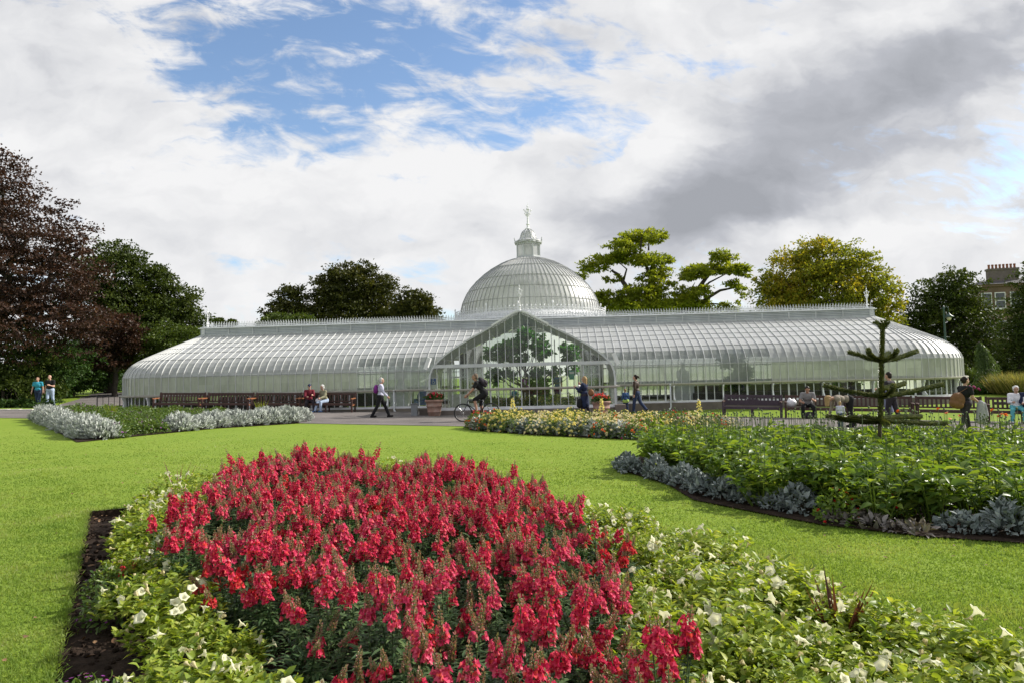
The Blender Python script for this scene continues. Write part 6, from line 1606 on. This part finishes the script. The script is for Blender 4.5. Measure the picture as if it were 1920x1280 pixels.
    if hair is not None and style != 'bald':
        t = MB(); t.ellipsoid(hp(-.026, 0, .052), (.094 * s, .086 * s, .088 * s), Hy)
        if style != 'cap': t.ellipsoid(hp(-.055, 0, .0), (.062 * s, .08 * s, .09 * s), Hy)
        if style in ('bob', 'curly'): t.ellipsoid(hp(-.035, 0, .0), (.088 * s, .098 * s, .115 * s), Hy)
        if style == 'curly':
            for i in range(26): d = Vector(rand_dirs(1)[0]); t.ellipsoid(hp(-.03 + d.x * .075, d.y * .088, .04 + abs(d.z) * .075), (.03 * s,) * 3, nu=7, nv=5)
        if style == 'long': t.capsule(hp(-.06, 0, .02), hp(-.085, 0, -.2), .085 * s, .06 * s); t.capsule(hp(-.03, .07, .02), hp(-.05, .085, -.16), .035 * s, .03 * s); t.capsule(hp(-.03, -.07, .02), hp(-.05, -.085, -.16), .035 * s, .03 * s)
        if style == 'hang': t.capsule(hp(-.02, 0, .06), hp(.22, 0, .09), .085 * s, .05 * s); t.capsule(hp(.02, .06, .03), hp(.23, .06, .05), .04 * s, .03 * s); t.capsule(hp(.02, -.06, .03), hp(.23, -.06, .05), .04 * s, .03 * s)
        if style == 'bun': t.ellipsoid(hp(-.12, 0, .03), (.048 * s,) * 3)
        if style == 'ponytail': t.capsule(hp(-.1, 0, .05), hp(-.15, 0, .03), .035 * s, .04 * s); t.capsule(hp(-.15, 0, .03), hp(-.185, 0, -.04), .04 * s, .02 * s)
        if style == 'cap': t.capsule(hp(.05, 0, .075), hp(.13, 0, .055), .05 * s, .03 * s)
        me = remesh(t, .0095 * s); me.materials.append(hair); link_mesh('cap' if style == 'cap' else 'hair', me, root)
    root['_j'] = ''; del root['_j']
    Mw = Matrix.Translation((x, y, z0)) @ Matrix.Rotation(R(heading), 4, 'Z')
    return dict(root=root, P=Mw @ P, nb=Mw @ nb, chest=Mw @ chest, head=Mw @ hc, hand=[Mw @ (wr + d2 * .1 * s) for sh, el, wr, d2 in AR], sh=[Mw @ q[0] for q in AR], elbow=[Mw @ q[1] for q in AR], M=Mw, s=s, back=Mw.to_3x3() @ Vector((-1, 0, 0)), kneep=[Mw @ q[1] for q in LG])
def blobthing(name, mb, vox, m, label, cat_, group=None, extra=None, origin=None):
    me = remesh(mb, vox); me.materials.append(m); o = link_mesh(name, me)
    return tag(o, label, cat_, group)
K_black = cloth('black_cloth', (.018, .018, .020)); K_navy = cloth('navy_cloth', (.022, .030, .065)); K_jean = cloth('blue_denim', (.13, .19, .33)); K_pale = cloth('pale_denim', (.34, .42, .55)); K_teal = cloth('turquoise_cloth', (.045, .28, .38)); K_maroon = cloth('maroon_cloth', (.16, .022, .035)); K_cream = cloth('pale_mauve_cloth', (.48, .48, .60)); K_olive = cloth('olive_cloth', (.24, .23, .15)); K_grey = cloth('grey_cloth', (.24, .235, .24)); K_white = cloth('white_cloth', (.72, .72, .76)); K_aqua = cloth('aqua_cloth', (.12, .42, .46)); K_brown = cloth('dark_brown_leather', (.052, .036, .028), .5); K_dj = cloth('dark_denim', (.035, .05, .10)); K_taupe = cloth('taupe_cloth', (.26, .225, .18)); K_purp = cloth('purple_cloth', (.20, .035, .22)); K_bl2 = cloth('blue_cloth', (.06, .12, .26)); K_lime = cloth('lime_cloth', (.42, .62, .16)); K_dark = cloth('charcoal_cloth', (.035, .03, .038))
S_black = cloth('black_shoe', (.02, .018, .018), .5); S_white = cloth('white_shoe', (.6, .6, .6), .6); S_pink = cloth('pink_shoe', (.6, .06, .14), .5); S_brown = cloth('brown_shoe', (.10, .05, .03), .5); S_blue = cloth('blue_shoe', (.08, .14, .30), .5)
H_grey = cloth('grey_hair', (.45, .44, .43)); H_white = cloth('white_hair', (.68, .67, .65)); H_dark = cloth('dark_hair', (.022, .016, .013), .5); H_brown = cloth('brown_hair', (.09, .055, .03), .5); H_fair = cloth('fair_hair', (.36, .24, .12), .5); H_crop = cloth('cropped_hair', (.16, .12, .09), .7)

def gnd(px, py): q = on_ground(px, py); return q.x, q.y
# couple walking towards us on the left path
x, y = gnd(71, 763); person('person in a turquoise top and dark trousers walking on the left path', x, y, -78, 1.66, top=K_teal, bottom=K_dj, shoes=S_white, hair=H_brown, style='bob', sleeve='short', arms=((-6, 14), (6, 14)), legs=((10, 6), (-10, 12)), wide=1.1, abd=(12, 12))
x, y = gnd(94, 763); P_ = person('bald person in a black printed t-shirt and pale jeans on the left path', x, y, -86, 1.78, top=K_black, bottom=K_pale, shoes=S_blue, hair=None, style='bald', sleeve='short', arms=((10, 95), (-5, 20)), legs=((-8, 14), (14, 8)), wide=1.1)
# pair on the left bench
BY_ = lambda x: 33.49 - math.tan(BTH) * (x - .57) - .75
x = at(573, 760, 32.6).x; yb_ = BY_(x) - .22; g_ = gz(x, yb_)
person('seated person in a maroon shirt and dark cap on the left bench', x, yb_, -70, 1.68, top=K_maroon, bottom=K_dark, shoes=S_black, hair=K_navy, style='cap', hipz=.57, lean=14, legs=((80, 84), (76, 92)), knee=(12, 10), arms=((30, 70), (26, 62)), head=(12, 0), z=g_)
x = at(604, 760, 32.6).x; g_ = gz(x, yb_)
person('seated white haired person in an olive cardigan and pale trousers on the left bench', x, yb_ - .02, -125, 1.62, top=K_olive, bottom=K_pale, shoes=S_blue, hair=H_white, style='curly', hipz=.57, lean=16, legs=((82, 84), (78, 60)), knee=(4, 8), arms=((25, 50), (-14, 18)), abd=(8, 18), z=g_)
x2 = at(589, 760, 32.4).x; mb = MB(); mb.ellipsoid((x2, yb_ - .12, g_ + .57), (.15, .12, .12)); mb.ellipsoid((x2 + .06, yb_ - .12, g_ + .63), (.07, .06, .10)); blobthing('white_bag', mb, .02, K_white, 'white bag on the bench between the seated pair', 'bag')
# woman walking with purple backpack
x, y = gnd(714, 782); P_ = person('grey haired person in a pale mauve top and black trousers striding past the glass', x, y, 3, 1.68, top=K_cream, bottom=K_black, shoes=S_black, hair=H_grey, style='bob', lean=3, legs=((26, 4), (-20, 10)), arms=((-18, 14), (24, 20)), sleeve='long')
mb = MB(); b_ = P_['chest'] + P_['back'] * .20; mb.ellipsoid(b_ - Vector((0, 0, .02)), (.10, .15, .19)); mb.ellipsoid(b_ - Vector((.03, 0, .10)), (.09, .12, .09)); mb.capsule(P_['sh'][0] + Vector((0, 0, .06)), b_ + Vector((0, .08, .12)), .02, .02, 6); mb.capsule(P_['sh'][1] + Vector((0, 0, .06)), b_ + Vector((0, -.08, .12)), .02, .02, 6); blobthing('backpack', mb, .016, K_purp, 'small purple backpack worn by the striding grey haired person', 'backpack')
# cyclist and bicycle ------------------------------------------------
bx_, by_ = gnd(896, 790); by_ += .05
zb = gz(bx_, by_) + .014; ppm = by_ / FPX
bike = empty('bicycle', (bx_, by_, zb), math.pi, 'dark bicycle ridden past the porch', 'bicycle')
WR = .345; FW, BWx = .56, -.50
M_tyre = mat('black_rubber', (.018, .018, .018), .8, .1); M_rim = mat('dark_rim', (.08, .08, .085), .35, .1, metal=.6); M_frame = mat('dark_grey_frame_paint', (.035, .04, .05), .35, .15); M_steel = mat('brushed_steel', (.45, .45, .46), .3, .1, metal=.8)
for wx in (FW, BWx):
    w_ = empty('wheel'); w_.parent = bike; w_.location = (wx, 0, WR)
    t = MB(); N_ = 40; t.tube([(WR * .965 * math.cos(a), 0, WR * .965 * math.sin(a)) for a in np.linspace(0, 2 * math.pi, N_ + 1)], .017, 8, False); t.build('tyre', M_tyre, w_, True)
    t = MB(); t.tube([(WR * .90 * math.cos(a), 0, WR * .90 * math.sin(a)) for a in np.linspace(0, 2 * math.pi, N_ + 1)], .012, 6, False); t.build('rim', M_rim, w_, True)
    t = MB()
    for k in range(28): a = 2 * math.pi * k / 28; t.tube([(.02 * math.cos(a + .6), (.03 if k % 2 else -.03), .02 * math.sin(a + .6)), (WR * .89 * math.cos(a), 0, WR * .89 * math.sin(a))], .0016, 4)
    t.tube([(0, -.05, 0), (0, .05, 0)], .02, 8); t.build('spokes', M_steel, w_)
f_ = MB(); BB = Vector((-.08, 0, .29)); ST = Vector((-.22, 0, .80)); HT = Vector((.36, 0, .82)); HB = Vector((.40, 0, .68)); FA = Vector((FW, 0, WR)); RA = Vector((BWx, 0, WR))
for a, b, r in ((BB, ST, .017), (ST, HT - Vector((0, 0, .03)), .017), (BB, HB, .019), (HT + Vector((-.005, 0, .03)), HB, .02)): f_.tube([a, b], r, 8)
for s in (-1, 1):
    o = Vector((0, s * .055, 0)); f_.tube([BB + o * .5, RA + o], .010, 6); f_.tube([ST + o * .3 - Vector((0, 0, .05)), RA + o], .009, 6)
f_.build('frame', M_frame, bike, True)
k_ = MB()
for s in (-1, 1): o = Vector((0, s * .055, 0)); k_.tube([HB + o * .7, HB + Vector((.05, s * .055, -.12)), FA + o], [.014, .013, .010], 6)
k_.tube([HB - Vector((0, .04, 0)), HB + Vector((0, .04, 0))], .016, 6); k_.build('fork', M_frame, bike, True)
k_ = MB(); k_.tube([HT, HT + Vector((-.01, 0, .13)), HT + Vector((.06, 0, .15))], .014, 7); k_.tube([HT + Vector((.02, -.30, .17)), HT + Vector((.06, -.1, .15)), HT + Vector((.06, .1, .15)), HT + Vector((.02, .30, .17))], .013, 7)
for s in (-1, 1): k_.tube([HT + Vector((.02, s * .20, .165)), HT + Vector((.005, s * .31, .17))], .019, 7)
k_.build('handlebar', M_tyre, bike, True)
k_ = MB(); k_.tube([ST, ST + Vector((-.03, 0, .13))], .013, 7); k_.ellipsoid(ST + Vector((-.06, 0, .155)), (.13, .07, .03)); k_.ellipsoid(ST + Vector((.06, 0, .155)), (.07, .03, .022)); k_.build('saddle', M_tyre, bike, True)
k_ = MB(); k_.tube([BB + Vector((0, -.05, 0)), BB + Vector((0, .05, 0))], .02, 8); ca = R(35)
cr1 = Vector((math.cos(ca) * -.17, 0, math.sin(ca) * -.17))
k_.lathe([(.002, 0), (.09, 0), (.09, .006), (.002, .006)], (0, 0, 0), 20)
k2 = MB(); k2.add([Matrix.Rotation(R(90), 3, 'X') @ Vector(p) + BB + Vector((0, -.045, 0)) for p in k_.v[16:]], [[i - 16 for i in f] for f in k_.f if min(f) >= 16])
for s in (-1, 1): a = BB + Vector((0, s * .06, 0)); b = a + cr1 * s; k2.bar(a, b, .025, .014, (0, 1, 0)); k2.box(b + Vector((0, s * .05, 0)), (.09, .09, .02))
k2.bar(BB + Vector((0, -.05, .085)), RA + Vector((0, -.05, .04)), .006, .008); k2.bar(BB + Vector((0, -.05, -.085)), RA + Vector((0, -.05, -.04)), .006, .008); k2.lathe([(.045, 0)] , (0, 0, 0), 4); k2.build('crankset', M_rim, bike)
# rider: hips above the saddle, hands on the bar
sad = Vector((bx_ + .28, by_, zb))
P_ = person('cyclist in black t-shirt and black shorts riding towards the left', sad.x, sad.y, 180, 1.80, skin=SKIN2, top=K_black, bottom=K_black, shoes=S_black, hair=H_crop, style='crop', lean=36, hipz=1.06, legs=((62, 72), (22, 36)), knee=(4, 4), arms=((30, 16), (30, 16)), abd=(10, 10), sleeve='short', leg='short', head=(-20, 0), z=zb)
mb = MB(); b_ = P_['chest'] + Vector((.16, 0, .12)); Mx = Matrix.Rotation(R(-36), 3, 'Y'); mb.ellipsoid(b_, (.11, .15, .24), Mx); mb.ellipsoid(b_ + Mx @ Vector((.09, 0, -.06)), (.07, .12, .13), Mx)
for i in (0, 1): mb.capsule(P_['sh'][i] + Vector((.02, 0, .06)), b_ + Vector((0, (-.09, .09)[i] , .06)), .02, .02, 6)
bp = blobthing('backpack', mb, .016, K_dark, 'black backpack worn by the cyclist', 'backpack')
# woman carrying a baby
x, y = gnd(1097, 783); P_ = person('fair haired person in a navy coat carrying a small child', x, y, 150, 1.66, top=K_navy, bottom=K_dark, shoes=S_black, hair=H_fair, style='long', lean=-2, legs=((6, 4), (-10, 10)), arms=((30, 92), (22, 88)), coat=.38, wide=1.05)
bb = P_['chest'] - P_['back'] * .20 + Vector((-.06, .06, 0)); person('small child in a pale top carried on the front of the navy coat', bb.x, bb.y, -20, .80, top=K_white, bottom=K_navy, shoes=S_black, hair=H_fair, style='bald', hipz=.0, legs=((70, 70), (70, 70)), arms=((70, 30), (60, 30)), z=bb.z - .16, lean=6)
mb = MB(); q = P_['P'] + Vector((.27, -.08, .12)); mb.ellipsoid(q, (.13, .08, .15)); mb.capsule(q + Vector((-.05, 0, .12)), P_['sh'][0] + Vector((0, 0, .05)), .012, .012, 6); blobthing('handbag', mb, .016, cloth('tan_leather', (.24, .11, .05), .5), 'tan shoulder bag behind the hip of the navy coat', 'bag')
mb = MB(); q = P_['P'] + Vector((-.22, -.12, -.30)); mb.ellipsoid(q, (.12, .10, .2)); mb.ellipsoid(q + Vector((0, 0, -.08)), (.13, .11, .12)); mb.capsule(q + Vector((0, 0, .18)), q + Vector((.05, 0, .42)), .012, .012, 6); blobthing('shopping_bag', mb, .016, K_black, 'black bag hanging in front of the navy coat', 'bag')
# child and adult seen from behind, right of the porch
x, y = gnd(1174, 774); person('small child in a blue jacket with lime hem and pink shoes walking away', x, y, 95, 1.10, top=K_bl2, bottom=K_dj, shoes=S_pink, hair=H_fair, style='short', legs=((10, 5), (-8, 8)), arms=((6, 10), (-6, 10)))
mb = MB(); c = Vector((x, y, gz(x, y) + .58)); mb.capsule(c + Vector((-.05, 0, 0)), c + Vector((.05, 0, 0)), .105, .105); blobthing('vest_hem', mb, .014, K_lime, 'lime vest hem below the blue jacket of the small child', 'vest')
x, y = gnd(1195, 775); P_ = person('dark haired person with ponytail in a dark brown leather jacket walking away', x, y, 150, 1.74, top=K_brown, bottom=K_dj, shoes=S_black, hair=H_dark, style='ponytail', lean=2, legs=((14, 8), (-18, 22)), arms=((-6, 14), (8, 14)), abd=(12, 12), wide=1.08)
# seated man with bags on the right bench
def on_bench(i, t, fwd=.22):
    (xa, ya), (xb, yb) = RB[i], RB[i + 1]; dx, dy = xb - xa, yb - ya; L = math.hypot(dx, dy)
    return xa + dx * t + dy / L * fwd, ya + dy * t - dx / L * fwd
x, y = on_bench(1, .38); person('seated person in a grey t-shirt hunched over on the right bench', x, y, -112, 1.78, skin=SKIN2, top=K_grey, bottom=K_black, shoes=S_brown, hair=H_dark, style='short', hipz=.56, lean=30, legs=((82, 80), (82, 84)), knee=(16, 12), arms=((4, 100), (10, 74)), sleeve='short', head=(22, 0), wide=1.12, abd=(14, 14))
x, y = on_bench(1, .13); z_ = gz(x, y) + .46; mb = MB(); mb.ellipsoid((x, y, z_ + .15), (.23, .15, .17)); mb.ellipsoid((x - .08, y, z_ + .27), (.08, .07, .10)); mb.ellipsoid((x + .09, y, z_ + .25), (.07, .06, .09)); 
o = blobthing('carrier_bag', mb, .018, mat('white_carrier_plastic', (.70, .70, .72), .4, .06, stops=[(.0, (.72, .72, .74)), (.62, (.70, .69, .72)), (.66, (.62, .20, .24)), (1, (.55, .1, .2))], scale=7), 'white plastic carrier bag with red marks on the right bench', 'bag')
x, y = on_bench(1, .40, .62); mb = MB(); z_ = gz(x, y); mb.ellipsoid((x, y, z_ + .14), (.24, .16, .16)); mb.ellipsoid((x + .12, y, z_ + .18), (.1, .1, .11)); blobthing('rucksack', mb, .02, K_dark, 'dark rucksack on the ground between the feet of the hunched person', 'bag')
# bending woman and child
x, y = gnd(1592, 800); P_ = person('person in a taupe top bending far forward with hair hanging down', x + .05, y, 182, 1.68, top=K_taupe, bottom=K_black, shoes=S_black, hair=H_fair, style='hang', lean=80, legs=((4, 6), (-10, 6)), arms=((-4, 10), (6, 14)), head=(48, 0))
x, y = gnd(1577, 803); person('small fair child standing below the bending person', x - .05, y - .1, 60, .86, top=K_cream, bottom=K_dj, shoes=S_black, hair=H_fair, style='short', arms=((20, 20), (20, 20)))
# man behind the monkey puzzle tree
x, y = gnd(1674, 800); P_ = person('dark haired person half hidden behind the monkey puzzle tree', x, y, 120, 1.80, top=K_dark, bottom=K_dark, shoes=S_black, hair=H_dark, style='short', arms=((20, 80), (10, 60)))
mb = MB(); q = P_['hand'][1]; mb.capsule(q + Vector((.18, 0, .05)), q + Vector((.22, -.05, -.55)), .10, .14); mb.capsule(q + Vector((.28, 0, .0)), q + Vector((.38, 0, -.5)), .06, .08); blobthing('jacket', mb, .02, cloth('grey_blue_cloth', (.20, .22, .32)), 'grey blue jacket carried by the person behind the tree', 'jacket')
# woman with shoulder bag walking right
x, y = gnd(1812, 815); P_ = person('dark haired person with a bun in a black t-shirt walking right', x, y, 5, 1.66, top=K_black, bottom=K_dark, shoes=S_black, hair=H_dark, style='bun', sleeve='short', lean=4, legs=((16, 6), (-16, 14)), arms=((10, 70), (10, 40)), wide=1.15)
mb = MB(); q = P_['P'] + Vector((-.30, -.16, .14)); Mx = Matrix.Rotation(R(18), 3, 'Y'); mb.ellipsoid(q, (.22, .11, .22), Mx); mb.ellipsoid(q + Vector((-.04, 0, -.12)), (.22, .12, .14), Mx); mb.capsule(q + Vector((.06, 0, .2)), P_['sh'][1] + Vector((0, 0, .06)), .015, .015, 6); blobthing('shoulder_bag', mb, .018, cloth('brown_leather_bag', (.17, .085, .04), .5), 'large brown shoulder bag of the person walking right', 'bag')
mb = MB(); q = P_['hand'][1] + Vector((-.06, -.02, 0)); mb.capsule(q + Vector((0, 0, .05)), q + Vector((-.02, 0, -.42)), .09, .13); mb.capsule(q + Vector((.1, 0, .03)), q + Vector((.12, 0, -.3)), .06, .09); blobthing('jacket', mb, .018, cloth('grey_knit', (.30, .30, .32)), 'grey jacket over the arm of the person walking right', 'jacket')
# white haired woman on the last bench
x, y = on_bench(4, .42); person('seated white haired person in a white blouse and aqua trousers at the right edge', x, y, -118, 1.64, top=K_white, bottom=K_aqua, shoes=S_white, hair=H_white, style='curly', hipz=.56, lean=8, legs=((82, 78), (82, 82)), knee=(10, 12), arms=((18, 66), (20, 72)), sleeve='long', wide=1.15, head=(10, 0))
x, y = on_bench(4, .56); person('seated person in dark blue beside the white haired one, cut off by the picture edge', x, y, -112, 1.74, top=K_navy, bottom=K_dj, shoes=S_black, hair=H_brown, style='short', hipz=.56, lean=8, legs=((82, 80), (82, 84)), knee=(10, 10), arms=((16, 60), (16, 60)))
# people inside the glasshouse
b_ = bw(.0, .8, .15); person('person in a purple top inside the glasshouse, seen through the porch', b_.x, b_.y, 80, 1.70, top=K_purp, bottom=K_dark, shoes=S_black, hair=H_dark, style='bob', z=.165, arms=((20, 60), (20, 60)))
b_ = bw(-.55, .4, .15); person('small child inside the porch left of the purple top', b_.x, b_.y, -60, 1.0, top=K_teal, bottom=K_dj, shoes=S_black, hair=H_fair, style='short', z=.165)
b_ = bw(1.6, .7, .15); person('person in blue inside the glasshouse right of the purple top', b_.x, b_.y, -100, 1.74, top=K_bl2, bottom=K_dj, shoes=S_black, hair=H_brown, style='short', z=.165, sleeve='short')
x, y = gnd(1137, 779); person('small dark haired child in a white top behind the right terracotta pot', x, y + .9, -100, 1.12, top=K_white, bottom=K_cream, shoes=S_pink, hair=H_dark, style='short')
